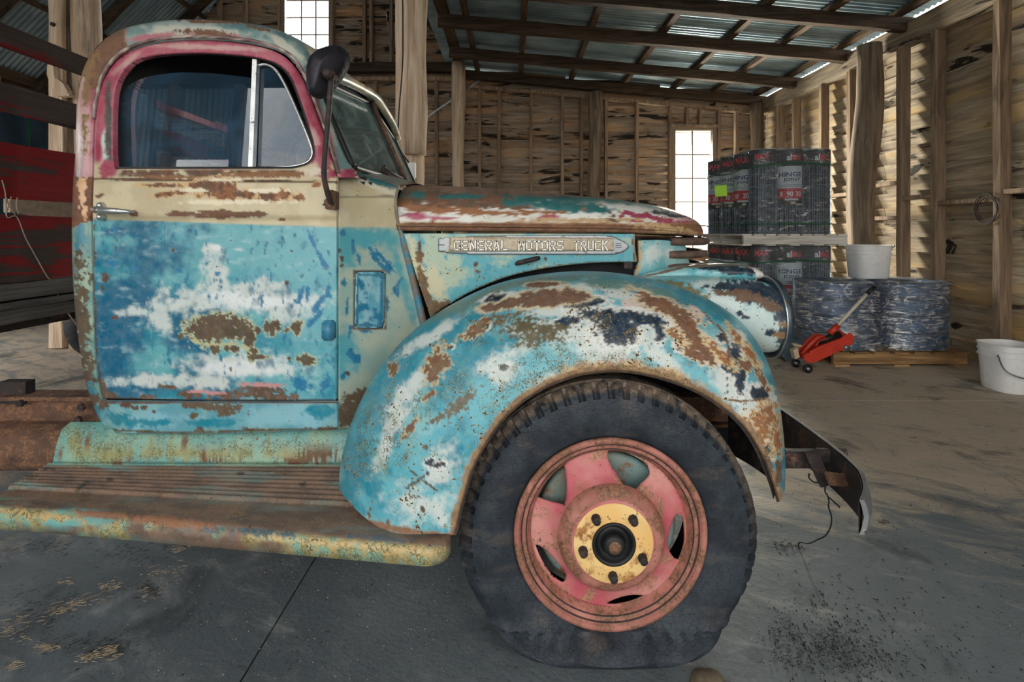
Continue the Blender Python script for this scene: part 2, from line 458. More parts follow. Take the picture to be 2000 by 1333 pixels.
simple('jack_red', C(206, 60, 40), 0.4, 0, 0.2, 9, 0.08)
simple('red_paint', C(222, 66, 48), 0.5, 0, 0.15, 9, 0.08)
simple('steel', C(150, 152, 154), 0.4, 0.8)
simple('cream_tube', C(222, 212, 192), 0.45, 0, 0.1)
simple('roll_core', C(34, 44, 54), 0.5, 0.2)
simple('navy_wire', C(140, 158, 174), 0.34, 0.7, 0.5, 40, 0.3)
simple('wire_coil', C(88, 116, 146), 0.36, 0.4, 0.5, 14, 0.4, stretch=(1, 1, 8))
simple('label_white', C(206, 208, 206), 0.5, 0, 0.05)
simple('label_red', C(206, 52, 62), 0.5, 0, 0.08)
simple('label_black', C(38, 40, 44), 0.5, 0, 0.1)
simple('print_blue', C(58, 84, 112), 0.5, 0, 0.1)
simple('print_red', C(214, 52, 62), 0.5, 0, 0.1)
simple('print_white', C(236, 236, 232), 0.5, 0, 0.03)
simple('strap_green', C(22, 104, 70), 0.4, 0, 0.1)
simple('note_green', C(172, 232, 60), 0.6, 0, 0.06)
simple('tarp_blue', C(52, 78, 98), 0.45, 0, 0.3, 3, 0.3)
simple('bottle_green', C(26, 66, 64), 0.25, 0, 0.3, 8, 0.1)
simple('twine', C(186, 170, 150), 0.8)
simple('straw', C(164, 148, 122), 0.8, 0, 0.35, 60)
simple('dung', C(40, 36, 34), 0.9)
simple('hessian', C(124, 112, 92), 0.9, 0, 0.3, 90, 0.6)
simple('cloth_red', C(122, 52, 48), 0.9)
simple('cream_panel', C(206, 186, 160), 0.7)
simple('hose_blue', C(96, 116, 132), 0.45)
simple('gravel', C(150, 146, 138), 0.9, 0, 0.3, 6)
simple('window_frame', C(150, 132, 112), 0.7)
simple('lens_white', C(232, 228, 220), 0.25, 0, 0.05)
def make_glass(name, tint, dust, amount, rough=0.03, spec=1.0):
    t = NT(name); p = t.pos()
    n = t.noise(t.mapv(p, (3, 3, 5)), 1.6, 6, 0.6, 1.0); f = t.noise(p, 40, 4)
    tr = t.n('BsdfTransparent', None, {0: tint})
    gl = t.n('BsdfGlossy', None, {0: (0.9, 0.95, 1.0), 'Roughness': rough})
    df = t.n('BsdfDiffuse', None, {0: dust})
    fr = t.n('Fresnel', None, {0: 1.5})
    a = t.n('MixShader', None, {0: t.math('MULTIPLY', fr, spec, True), 1: tr, 2: gl})
    am = t.math('ADD', t.rng(n, 0.38, 0.7, amount*0.35, amount), t.rng(f, 0.6, 0.75, 0, amount*0.3))
    b = t.n('MixShader', None, {0: am, 1: a, 2: df})
    t.t.links.new(b, t.out.inputs[0]); M[name] = t.m
make_glass('cab_glass', (0.52, 0.66, 0.76), C(70, 108, 138), 0.42, 0.015, 1.5)
make_glass('windshield_glass', (0.42, 0.52, 0.52), C(128, 152, 152), 0.62, 0.12, 1.4)
make_glass('pane_glass', (0.96, 0.97, 0.97), C(210, 210, 205), 0.06, 0.05, 1.0)
def make_film(name, z0, z1, s0, s1, dk):
    t = NT(name); p = t.pos()
    n = t.noise(t.mapv(p, (5, 5, 9)), 1.3, 5, 0.62, 1.4)
    w1 = t.noise(t.mapv(p, (8, 8, 75), rot=(0.06, 0.10, 0)), 1.0, 5, 0.62, 1.2)
    w2 = t.noise(t.mapv(p, (30, 30, 12), rot=(0.3, -0.5, 0)), 1.0, 4, 0.6, 0.8)
    b = t.bump(t.math('ADD', n, t.math('MULTIPLY', w1, 0.35)), 0.6, 0.03)
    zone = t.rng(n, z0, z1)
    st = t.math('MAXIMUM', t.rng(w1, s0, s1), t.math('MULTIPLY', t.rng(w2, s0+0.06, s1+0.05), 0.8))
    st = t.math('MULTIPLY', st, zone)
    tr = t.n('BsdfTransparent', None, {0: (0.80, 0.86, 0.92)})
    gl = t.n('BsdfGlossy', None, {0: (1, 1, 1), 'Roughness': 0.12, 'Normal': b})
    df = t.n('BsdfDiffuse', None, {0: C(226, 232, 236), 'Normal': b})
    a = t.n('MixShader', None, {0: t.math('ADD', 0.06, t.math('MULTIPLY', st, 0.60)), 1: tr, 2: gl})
    c = t.n('MixShader', None, {0: t.math('ADD', 0.05, t.math('MULTIPLY', st, dk)), 1: a, 2: df})  # streak mask paints crease whitening and highlight streaks into the film
    t.t.links.new(c, t.out.inputs[0]); M[name] = t.m
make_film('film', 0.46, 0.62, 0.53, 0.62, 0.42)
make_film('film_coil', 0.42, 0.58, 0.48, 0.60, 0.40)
# ------------------------------------------------------------------ the barn
XR, DB, XL, YF = 4.36, 8.9, -7.0, -3.0
def zroof(x): return 3.98-0.09*(x+0.85)          # centre line of the lean-to rafters
def timber(name, p0, p1, w, h, mat, parent, seg=6, jit=0.006, up=(0, 0, 1), label=None, taper=1.0):
    """rough-sawn beam between two points, w across and h along 'up'"""
    p0, p1 = Vector(p0), Vector(p1); d = (p1-p0).normalized(); up = Vector(up)
    s = d.cross(up)
    if s.length < 1e-4: s = d.cross(Vector((0, 1, 0)))
    s.normalize(); u = s.cross(d).normalized()
    c = 0.16; prof = [(-1+c, -1), (1-c, -1), (1, -1+c), (1, 1-c), (1-c, 1), (-1+c, 1), (-1, 1-c), (-1, -1+c)]
    v = []; n = 8
    for i in range(seg+1):
        q = p0+(p1-p0)*(i/seg); k = 1+(taper-1)*i/seg
        for (a, b) in prof:
            v.append(q+s*(a*w/2*k+rng.uniform(-jit, jit))+u*(b*h/2*k+rng.uniform(-jit, jit)))
    f = [(i*n+j, i*n+(j+1) % n, (i+1)*n+(j+1) % n, (i+1)*n+j) for i in range(seg) for j in range(n)]
    f += [tuple(range(n))[::-1], tuple(seg*n+j for j in range(n))]
    return mk(name, v, f, mat, parent, label=label)
def log(name, base, top, r, mat, parent=None, seg=18, n=14, wob=0.02, local=False):
    b, t = Vector(base), Vector(top); pts = []; rr = []
    ph = [rng.uniform(0, 6.28) for _ in range(4)]
    for i in range(seg+1):
        k = i/seg; q = b.lerp(t, k)
        pts.append((q.x+wob*math.sin(ph[0]+5*k)+wob*0.4*math.sin(ph[1]+13*k), q.y+wob*math.sin(ph[2]+4*k), q.z))
        rr.append(r*(1+0.10*math.sin(ph[3]+9*k)+rng.uniform(-0.03, 0.03)))
    m = MB(); m.tube(pts, rr, n)
    # flatten the round section a little, like a hewn post
    return m.build(name, mat, parent, smooth=True, local=local)
def struct(name, label, cat):
    return thing(name, label, cat, kind='structure')
# floor: poured slabs with open joints
FL = struct('floor', 'grey dusty concrete floor poured in large slabs', 'floor')
xs = [XL-0.3, -4.6, -0.75, 3.2, XR+0.25]; ys = [YF-0.5, 3.78, DB+0.25]
xs = [XL-0.3, -4.6, -0.75, XR+0.25]
for i in range(len(xs)-1):
    for j in range(len(ys)-1):
        g = 0.0025; x0, x1, y0, y1 = xs[i]+g, xs[i+1]-g, ys[j]+g, ys[j+1]-g
        b = 0.0012
        v = [(x0, y0, -.12), (x1, y0, -.12), (x1, y1, -.12), (x0, y1, -.12), (x0, y0, -b), (x1, y0, -b), (x1, y1, -b), (x0, y1, -b),
             (x0+b, y0+b, 0), (x1-b, y0+b, 0), (x1-b, y1-b, 0), (x0+b, y1-b, 0)]
        f = [(0, 3, 2, 1), (0, 1, 5, 4), (1, 2, 6, 5), (2, 3, 7, 6), (3, 0, 4, 7), (4, 5, 9, 8), (5, 6, 10, 9), (6, 7, 11, 10), (7, 4, 8, 11), (8, 9, 10, 11)]
        mk('slab', v, f, M['concrete'], FL)
mk('joint_filler', [(xs[0], ys[0], -.014), (xs[-1], ys[0], -.014), (xs[-1], ys[-1], -.014), (xs[0], ys[-1], -.014)], [(0, 1, 2, 3)], M['dung'], FL)
GR = mk('ground', [(-60, -60, -.13), (60, -60, -.13), (60, 60, -.13), (-60, 60, -.13)], [(0, 1, 2, 3)], M['gravel'])
tag(GR, 'pale gravel yard outside the barn', 'ground', kind='structure')
# ---- weatherboards
def wboard(parent, mat, along, a0, a1, z0, hgt, wallpos, inward, thick=0.024, lean=0.036):
    """one lapped board; along 'x' or 'y'; inward = sign of the direction into the room"""
    seg = max(2, int((a1-a0)/0.45)); v = []
    for i in range(seg+1):
        a = a0+(a1-a0)*i/seg
        zt = z0+hgt+0.02+rng.uniform(-.007, .007); zb = z0+rng.uniform(-.004, .004)
        jt = rng.uniform(-.003, .003)
        top_in = wallpos+inward*(lean/2+jt); bot_in = wallpos-inward*(lean/2-jt)
        for (c, z) in ((bot_in, zb), (top_in, zt), (top_in-inward*thick*0.6, zt), (bot_in-inward*thick, zb)):
            v.append((a, c, z) if along == 'x' else (c, a, z))
    f = [(i*4+j, i*4+(j+1) % 4, (i+1)*4+(j+1) % 4, (i+1)*4+j) for i in range(seg) for j in range(4)]
    f += [(0, 1, 2, 3), (seg*4+3, seg*4+2, seg*4+1, seg*4)]
    return mk('board', v, f, mat, parent)
def boards_row(parent, mat, along, lo, hi, z, h, wallpos, inward, holes, breaks):
    cuts = [lo]+sorted(b for b in breaks if lo+0.4 < b < hi-0.4)+[hi]
    for a, b in zip(cuts[:-1], cuts[1:]):
        segs = [(a, b)]
        for (h0, h1, z0, z1) in holes:
            if z+h > z0+0.02 and z < z1-0.02:
                ns = []
                for (p, q) in segs:
                    if h1 <= p or h0 >= q: ns.append((p, q)); continue
                    if h0 > p: ns.append((p, h0))
                    if h1 < q: ns.append((h1, q))
                segs = ns
        for (p, q) in segs:
            if q-p > 0.06: wboard(parent, mat, along, p+0.002, q-0.002, z, h, wallpos, inward)
# window openings in the back wall
W2 = (2.83, 3.47, 0.95, 3.02)      # lean-to window
W1 = (-3.93, -3.17, 4.40, 5.60)    # gable window
WB = struct('wall_back', 'back wall of dark stained lapped boards on bare studs', 'wall')
hb = 0.15
studX = [round((p-1000)*DB/1000, 3) for p in (937, 975, 1037, 1098, 1135, 1183, 1243, 1305, 1402, 1437)]
for k in range(38):
    z = k*hb
    # lean-to part
    if z < 4.0:
        hi = XR+0.13
        if z > 3.55: hi = (3.98-z)/0.09-0.85+0.9
        br = [studX[rng.randrange(1, 5)], studX[rng.randrange(5, 9)]]
        boards_row(WB, M['siding_back'], 'x', -0.86, hi, z, hb, DB+0.09, -1, [W2], br)
    # gable part: between the two roof slopes
    lo = max(XL-0.13, z-10.55); hi = min(-0.86, 3.62-z) if z > 4.05 else -0.86
    if hi-lo > 0.3:
        br = [rng.choice([-5.6, -4.9, -4.4]), rng.choice([-2.6, -2.2, -1.9])]
        boards_row(WB, M['siding_back'], 'x', lo, hi, z, hb, DB+0.09, -1, [W1], br)
def stud_b(px, z0, z1, w=0.055, d=0.10, m='stud_wood', y=DB-0.02):
    x = (px-1000)*DB/1000
    timber('stud', (x, y, z0), (x, y, z1), w, d, M[m], WB, seg=5, jit=0.004, up=(0, 1, 0))
for px in (937, 975, 1037, 1098, 1135, 1183, 1243, 1437):
    x = (px-1000)*DB/1000; stud_b(px, 0, zroof(x)-0.22)
for px in (1308, 1402): 
    x = (px-1000)*DB/1000; stud_b(px, 0, zroof(x)-0.22)
stud_b(1340, 3.10, zroof(3.0)-0.22, w=0.045); stud_b(1365, 3.10, zroof(3.2)-0.22, w=0.045)
for px in (735, 853, 640, 545, 440, 330): stud_b(px, 0, 3.86)
for px, z1 in ((713, 5.75), (726, 5.7), (765, 5.3), (650, 6.2), (548, 6.3), (480, 5.9), (430, 5.3)): stud_b(px, 4.18, z1)
timber('beam', (XL, DB-0.06, 4.09), (-0.9, DB-0.06, 4.09), 0.14, 0.16, M['roof_wood'], WB, seg=14, jit=0.008)
timber('plate', (XL, DB-0.04, 3.90), (-0.9, DB-0.04, 3.90), 0.10, 0.07, M['stud_wood'], WB, seg=14)
timber('plate', (-0.82, DB-0.03, zroof(-0.82)-0.19), (XR-0.05, DB-0.03, zroof(XR)-0.19), 0.10, 0.06, M['stud_wood'], WB, seg=14)
timber('noggin', ((1310-1000)*DB/1000, DB-0.03, 3.09), ((1402-1000)*DB/1000, DB-0.03, 3.09), 0.09, 0.05, M['stud_wood'], WB)
mb = MB(); a, b = Vector(P(690, 329, DB-0.10)), Vector(P(936, 158, DB-0.10)); d = (b-a).normalized(); n_ = d.cross(Vector((0, 1, 0)))
mb.obox((a+b)/2, (b-a)/2, n_*0.016, Vector((0, 0.003, 0))); mb.build('brace_strap', M['steel'], WB)
# windows
def window(name, rect, cols, rows, label):
    x0, x1, z0, z1 = rect; wn = struct(name, label, 'window'); y = DB+0.05
    for (lo, hi) in (((x0-0.07, y-0.10, z0-0.07), (x0, y+0.05, z1+0.07)), ((x1, y-0.10, z0-0.07), (x1+0.07, y+0.05, z1+0.07)),
                     ((x0, y-0.10, z1), (x1, y+0.05, z1+0.07)), ((x0-0.04, y-0.16, z0-0.07), (x1+0.04, y+0.05, z0))):
        MB().box(lo, hi).build('window_frame', M['window_frame'], wn)
    for i in range(1, cols):
        x = x0+(x1-x0)*i/cols; MB().box((x-0.011, y-0.015, z0), (x+0.011, y+0.02, z1)).build('glazing_bar', M['window_frame'], wn)
    for j in range(1, rows):
        z = z0+(z1-z0)*j/rows; MB().box((x0, y-0.013, z-0.011), (x1, y+0.018, z+0.011)).build('glazing_bar', M['window_frame'], wn)
    for i in range(cols):
        for j in range(rows):
            a0 = x0+(x1-x0)*i/cols; a1 = x0+(x1-x0)*(i+1)/cols; b0 = z0+(z1-z0)*j/rows; b1 = z0+(z1-z0)*(j+1)/rows
            MB().box((a0+.006, y, b0+.006), (a1-.006, y+0.004, b1-.006)).build('pane', M['pane_glass'], wn)
window('window_1', W1, 3, 4, 'tall multi-pane gable window glowing white behind the cab roof')
window('window_2', W2, 2, 5, 'narrow two-column pane window glowing beside the wire rolls')
# right wall
WR = struct('wall_right', 'right wall of pale lapped boards with bare studs', 'wall')
hr = 0.168
for k in range(20):
    z = k*hr
    br = [rng.choice([5.3, 6.1, 6.8]), rng.choice([2.4, 3.1, 3.9]), -0.4]
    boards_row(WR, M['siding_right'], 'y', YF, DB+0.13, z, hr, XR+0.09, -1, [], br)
studY = [XR*1000/(p-1000) for p in (1527, 1558, 1612, 1668, 1768, 1836, 1962)]+[3.85, 3.2, 2.5, 1.8, 0.9, 0, -1, -2]
for y in studY:
    w_ = 0.075 if y < 7 else 0.065
    timber('stud', (XR-0.02, y, 0), (XR-0.02, y, 3.30), w_, 0.11, M['stud_wood'], WR, seg=6, jit=0.004, up=(1, 0, 0))
timber('plate', (XR+0.01, YF, 3.42), (XR+0.01, DB+0.05, 3.42), 0.13, 0.25, M['siding_right'], WR, seg=22, jit=0.006)
def nog(pa, pb, z):
    ya, yb = XR*1000/(pa-1000), XR*1000/(pb-1000)
    timber('noggin', (XR-0.02, ya, z), (XR-0.02, yb, z), 0.09, 0.045, M['stud_wood'], WR, seg=3, jit=0.003)
nog(1612, 1668, 1.74); nog(1700, 1768, 1.80); nog(1700, 1768, 1.41); nog(1768, 1836, 1.62); nog(1836, 1962, 1.54); nog(1962, 2130, 1.60)
# left wall
WL = struct('wall_left', 'left side wall of grey lapped boards behind the stake sides', 'wall')
for k in range(22):
    boards_row(WL, M['siding_left'], 'y', YF, DB+0.13, k*0.155, 0.155, XL-0.09, 1, [(0.6, 5.9, -1, 3.05)], [rng.uniform(1, 3), rng.uniform(5, 7)])  # unseen bay opening added here to let more daylight onto the inner walls
for y in (8.2, 7.55, 6.9, 6.2, 5.9, 0.5, -1): timber('stud', (XL+0.03, y, 0), (XL+0.03, y, 3.4), 0.07, 0.1, M['post_grey'], WL, seg=4, up=(1, 0, 0))
timber('lintel', (XL+0.02, 0.5, 3.1), (XL+0.02, 6.0, 3.1), 0.14, 0.16, M['roof_wood_y'], WL, seg=8)
timber('plate', (XL+0.02, YF, 3.42), (XL+0.02, DB, 3.42), 0.14, 0.14, M['roof_wood_y'], WL, seg=14)
timber('rail', (XL+0.06, 5.9, 2.55), (XL+0.06, DB, 2.55), 0.07, 0.14, M['post_grey'], WL, seg=14)
# ceilings
CE = struct('ceiling', 'lean-to roof of corrugated iron on dark rafters and purlins', 'ceiling')
def corr(name, p0, p1, parent, y0, npitch=10, lift=0.0):
    """corrugated sheet, ribs running p0->p1 (in XZ), npitch ribs along Y"""
    pitch = 0.076; sg = 8; v = []; f = []
    d = Vector((p1[0]-p0[0], 0, p1[1]-p0[1])).normalized(); nrm = Vector((-d.z, 0, d.x))
    if nrm.z < 0: nrm = -nrm
    m = npitch*sg+4
    for i in range(m+1):
        y = y0+i*pitch/sg; o = nrm*(0.0095*math.sin(2*math.pi*i/sg)+lift)
        v += [(p0[0]+o.x, y, p0[1]+o.z), ((p0[0]+p1[0])/2+o.x, y, (p0[1]+p1[1])/2+o.z), (p1[0]+o.x, y, p1[1]+o.z)]
    for i in range(m):
        for j in range(2): f.append((i*3+j, i*3+j+1, (i+1)*3+j+1, (i+1)*3+j))
    return mk(name, v, f, M['iron'], parent, smooth=True)
def sheets(p0, p1, parent, lift0=0.0):
    first = None
    n = int((DB+0.35-YF)/0.76)+1
    for k in range(n):
        if first is None:
            first = corr('roof_sheet', p0, p1, parent, 0.0); o = first
        else:
            o = first.copy(); COL.objects.link(o); o.parent = parent
        o.location = (0, YF-0.2+k*0.76, 0.004*(k % 2))
sheets((-1.15, zroof(-1.15)+0.165), (XR+0.14, zroof(XR+0.14)+0.165), CE)
RY = [DB-0.05, 7.79, 6.62, 5.62, 4.5, 3.4, 2.3, 1.2, 0.1, -1.0, -2.1, YF]
for y in RY:
    timber('rafter', (-0.95, y, zroof(-0.95)), (XR+0.1, y, zroof(XR+0.1)), 0.10, 0.15, M['roof_wood'], CE, seg=10, jit=0.007)
for x in (-0.6, 0.15, 1.03, 1.95, 2.80, 3.50, 4.22):
    for (ya, yb) in ((YF, 2.9), (2.92, DB+0.1)):
        timber('purlin', (x, ya, zroof(x)+0.112), (x, yb, zroof(x)+0.112), 0.075, 0.07, M['roof_wood_y'], CE, seg=10, jit=0.005)
CN = struct('ceiling', 'steep main roof of corrugated iron over the cab', 'ceiling')
sheets((-3.465, 6.98), (-7.35, 3.12), CN); sheets((-3.465, 6.98), (-0.75, 4.28), CN)
for y in (8.6, 7.5, 6.3, 5.1, 3.9, 2.4, 0.9, -0.6, -2.1):
    timber('rafter', (-3.465, y, 6.83), (-7.1, y, 3.22), 0.09, 0.13, M['roof_wood'], CN, seg=8, up=(1, 0, -1))
    timber('rafter', (-3.465, y, 6.83), (-0.85, y, 4.24), 0.09, 0.13, M['roof_wood'], CN, seg=8, up=(1, 0, 1))
for y in (7.5, 5.1, 2.4, -0.6):
    timber('collar_tie', (-5.1, y, 5.2), (-1.9, y, 5.2), 0.07, 0.14, M['roof_wood'], CN, seg=6)
for s, x in ((1, -4.6), (1, -5.4), (1, -6.2), (-1, -2.3), (-1, -1.5)):
    z = (10.42+x) if s > 0 else (3.49-x)
    timber('purlin', (x, YF, z), (x, DB+0.2, z), 0.07, 0.06, M['roof_wood_y'], CN, seg=10)
timber('wall_plate', (-0.9, YF, 4.22), (-0.9, DB+0.05, 4.22), 0.16, 0.22, M['roof_wood_y'], CN, seg=16, jit=0.01)
# front of the barn, behind the photographer: open bays between posts, iron cladding to the left
WF = struct('wall_front', 'open front of the barn with posts and iron cladding', 'wall')
def front_sheet(x0, x1, z0, z1):
    n = int((x1-x0)/0.0095); v = []; f = []
    for i in range(n+1):
        x = x0+(x1-x0)*i/n; y = YF-0.02+0.0095*math.sin(2*math.pi*x/0.076); v += [(x, y, z0), (x, y, z1)]
    f = [(2*i, 2*i+2, 2*i+3, 2*i+1) for i in range(n)]
    mk('wall_sheet', v, f, M['iron'], WF, smooth=True)
for (x0, x1, z0, z1) in ((-7, -6.1, 0, 4), (-6.1, -5.2, 0, 1.9), (-6.1, -5.2, 2.9, 4), (-5.2, -4.4, 0, 4), (-4.4, -3.6, 0, 1.9), (-4.4, -3.6, 2.9, 4), (-7, -0.9, 4, 4.6)):
    front_sheet(x0, x1, z0, z1)
for x in (-7, -6.1, -5.2, -4.4, -3.55, -0.9, 1.8, 4.3):
    timber('stud', (x, YF+0.06, 0), (x, YF+0.06, 4.0 if x < -0.8 else 3.5), 0.12, 0.12, M['post_grey'], WF, seg=5)
timber('lintel', (XL, YF+0.06, 3.95), (-0.9, YF+0.06, 3.95), 0.14, 0.2, M['roof_wood'], WF)
# ------------------------------------------------------------------ free-standing posts
def post(name, label, base, top, r, mat):
    t = thing(name, label, 'post', base, group=None); return t
def log_post(label, px, Y, r, ztop, mat='post_grey', wob=0.02):
    x = (px-1000)*Y/1000; o = log('log_post', (x, Y, 0), (x, Y, ztop), r, M[mat], wob=wob)
    tag(o, label, 'post'); return o
log_post('slim weathered log post at the foot of the lean-to roof join', 897, 8.62, 0.11, 4.1, 'post_wood')
log_post('grey log post against the middle of the back wall', 1162, 8.68, 0.115, 3.62)
log_post('short dark log post in the far right corner', 1476, 8.60, 0.11, 3.40)
o = log_post('crooked bark-stripped log post on the sunlit right wall', 1690, 5.98, 0.135, 3.42, 'post_grey', 0.035)
# large pale post behind the windscreen: hewn log with a thick slab fixed to it, cut short
bx = -0.86; PT = thing('timber_post', 'large pale hewn post carrying a cable, behind the windscreen', 'post', (bx, 4.4, 0))
log('post_core', (bx-0.03, 4.42, 0), (bx-0.03, 4.42, 3.88), 0.115, M['post_wood'], PT, wob=0.012)
sl = log('face_slab', (bx+0.055, 4.33, P(0, 303, 4.33)[2]), (bx+0.055, 4.33, 3.88), 0.085, M['post_wood'], PT, wob=0.006, seg=12)
CB = thing('power_cable', 'dark cable hanging down the pale post to a white socket', 'cable', P(800, 352, 4.2))
mb = MB(); cp = cr([P(786, -40, 4.25), P(787, 60, 4.24), P(786, 130, 4.22), P(779, 220, 4.21), P(778, 275, 4.2), P(786, 300, 4.2), P(799, 318, 4.2)], 6)
mb.tube(cp, 0.006, 6); mb.build('cable', M['black_rubber'], CB, True)
a = P(799, 318, 4.2); b = P(808, 349, 4.2); mb = MB()
mb.box((a[0]-0.005, 4.17, b[2]), (b[0]+0.018, 4.22, a[2])); o = mb.build('socket', M['white_plastic'], CB)
bm_ = bmesh.new(); bm_.from_mesh(o.data); bmesh.ops.bevel(bm_, geom=bm_.edges[:], offset=0.008, segments=2, affect='EDGES'); bm_.to_mesh(o.data); bm_.free()
MB().box((b[0]-0.02, 4.175, b[2]-0.02), (b[0]+0.008, 4.215, b[2])).build('plug', M['label_black'], CB)
# doubled post on the left with a pale plank and a notched cleat
Yp = 5.5; LP = thing('timber_post', 'doubled rough post with a bolted pale plank, left of the cab', 'post', (-4.7, Yp, 0))
def pbx(name, p0, p1, q0, q1, Y, dep, mat):
    a = P(p0, q1, Y); b = P(p1, q0, Y)
    return timber(name, ((a[0]+b[0])/2, Y+dep/2, a[2]), ((a[0]+b[0])/2, Y+dep/2, b[2]), b[0]-a[0], dep, M[mat], LP, seg=10, jit=0.008, up=(0, 1, 0))
z0px = HY+1000*CH/Yp
pbx('plank', 94, 121, -120, z0px, Yp-0.05, 0.06, 'post_wood')
pbx('post_core', 119, 150, -120, z0px, Yp+0.01, 0.2, 'post_grey')
log('log', P(168, z0px, Yp+0.1), P(168, -120, Yp+0.1), 0.125, M['post_wood'], LP, wob=0.012)
mb = MB(); v2, f2 = panel_grid(np.array([(92, 126), (103, 128), (106, 150), (122, 162), (137, 187), (112, 188), (96, 160), (91, 145)], float), [], 4)
vv = np.array([P(a_, b_, Yp-0.13) for a_, b_ in v2]); vv, ff = flange(vv, f2, (0, 0.07, 0)); mk('cleat', vv, ff, M['post_wood'], LP)
mb = MB(); mb.lathe([(0.0, -0.02), (0.022, -0.02), (0.022, 0.01)], P(104, 48, Yp-0.06), (0, 1, 0), 6); mb.build('bolt', M['dark_iron'], LP)
# ------------------------------------------------------------------ paint wear (laid out in image pixels via the camera, stored on truck vertices)
class Paint:
    def __init__(s, verts):
        q = topx(verts); s.x, s.y = q[:, 0], q[:, 1]; n = len(q)
        s.c = np.zeros((n, 3)); s.fx = np.zeros((n, 3))
    def base(s, c): s.c[:] = c; return s
    def lay(s, m, c, rust=0, crack=0, pit=0, c2=None, freq=30, seed=5):
        c = np.array(c)[None, :]
        if c2 is not None:
            k = sstep(-0.3, 0.3, fbm(s.x/freq, s.y/freq, seed))[:, None]; c = c*(1-k)+np.array(c2)[None, :]*k
        s.c = s.c*(1-m[:, None])+c*m[:, None]
        s.fx[:, 0] = np.clip(s.fx[:, 0]*(1-m)+rust*m, 0, 1); s.fx[:, 1] = np.clip(s.fx[:, 1]+crack*m, 0, 1); s.fx[:, 2] = np.clip(s.fx[:, 2]*(1-0.5*m)+pit*m, 0, 1)
        return s
    def nz(s, freq, seed, ax=(1, 1), octv=5): return fbm(s.x/freq/ax[0], s.y/freq/ax[1], seed, octv)
    def blobs(s, c, bl, amp=0.5, fr=30, soft=0.12, seed=1, ax=(1, 1), halo=None, mask=None, **kw):
        f = np.full(len(s.x), -1.0)
        for b in bl:
            cx, cy, rx, ry = b[:4]; a = math.radians(b[4]) if len(b) > 4 else 0; pk = b[5] if len(b) > 5 else 1.0
            dx, dy = s.x-cx, s.y-cy; u = (dx*math.cos(a)+dy*math.sin(a))/rx; v = (-dx*math.sin(a)+dy*math.cos(a))/ry
            f = np.maximum(f, pk*(1-np.hypot(u, v)))
        g = f+amp*(0.75*s.nz(fr, seed, ax)+0.45*s.nz(fr*0.3, seed+40, ax, 4))
        if halo is not None: s.lay(sstep(-soft*2.2, soft, g+halo[1])*(f > -0.95), halo[0])
        m = sstep(-soft, soft, g)
        m = m*(f > -0.95)
        if mask is not None: m = m*mask
        return s.lay(m, c, **kw)
    def fade(s, c, bias=0.0, amp=1.0, fr=60, soft=0.3, seed=3, ax=(1, 1), mask=None, **kw):
        m = sstep(-soft, soft, bias+amp*s.nz(fr, seed, ax))
        if mask is not None: m = m*mask
        return s.lay(m, c, **kw)
    def line(s, c, pts, w, amp=0.6, fr=14, seed=9, soft=0.25, **kw):
        d, _ = seg_dist(np.stack([s.x, s.y], 1), np.array(pts, float), closed=False)
        m = sstep(-soft, soft, 1-d/w+amp*s.nz(fr, seed))
        return s.lay(m*(d < 4*w), c, **kw)
    def band(s, y0, y1, soft=3): return sstep(y0-soft, y0+soft, s.y)*(1-sstep(y1-soft, y1+soft, s.y))
    def xband(s, x0, x1, soft=3): return sstep(x0-soft, x0+soft, s.x)*(1-sstep(x1-soft, x1+soft, s.x))
BLUE_D, BLUE, BLUE_L, WHITE_ = C(0, 98, 132), C(30, 140, 162), C(100, 176, 184), C(206, 216, 212)
CREAM, PINK, PINK_L = C(214, 200, 164), C(158, 52, 78), C(206, 150, 154)
RUST, RUST_O, RUST_D, OLIVE = C(122, 84, 62), C(164, 108, 68), C(84, 62, 50), C(94, 84, 60)
NAVY, TEAL, SAGE, AQUA = C(17, 37, 54), C(44, 108, 112), C(162, 184, 172), C(84, 172, 184)
TAN = C(190, 158, 112)
def set_attrs(o, c, fx):
    me = o.data
    a = me.color_attributes.new('col', 'FLOAT_COLOR', 'POINT'); a.data.foreach_set('color', np.hstack([c, np.ones((len(c), 1))]).astype(np.float32).ravel())
    a = me.color_attributes.new('fx', 'FLOAT_COLOR', 'POINT'); a.data.foreach_set('color', np.hstack([fx, np.ones((len(fx), 1))]).astype(np.float32).ravel())
def mkp(name, verts, faces, pf, parent, smooth=True, label=None):
    verts = np.asarray(verts, float)
    p = Paint(verts); pf(p)
    o = mk(name, verts, faces, M['paint'], parent, smooth, label=label)
    set_attrs(o, p.c, p.fx); return o
def pxpanel(name, outer, holes, step, depth, pf, parent, fl=0.014, mat=None, label=None):
    q, f = panel_grid(outer, holes, step)
    Y = depth(q[:, 0], q[:, 1])
    v = np.stack([(q[:, 0]-1000)*Y/1000, Y, CH+(HY-q[:, 1])*Y/1000], 1)
    f = [tuple(int(i) for i in t) for t in f]
    if fl: v, f = flange(v, f, (0, fl, 0))
    if mat is not None: return mk(name, v, f, mat, parent, True, label=label)
    return mkp(name, v, f, pf, parent, True, label)
def mirror_far(o, name=None, mat=None):
    """the matching part on the far side of the truck (mirrored in the centre plane)"""
    me = o.data.copy(); n = len(me.vertices); co = np.zeros(n*3); me.vertices.foreach_get('co', co); co = co.reshape(-1, 3)
    off = np.array(ROOT['vintage_truck']); w = co+off; w[:, 1] = 2*YC-w[:, 1]
    me.vertices.foreach_set('co', (w-off).ravel()); me.flip_normals()
    if mat: me.materials.clear(); me.materials.append(mat)
    c = bpy.data.objects.new(name or o.name.split('.')[0], me); COL.objects.link(c); c.parent = o.parent
    return c
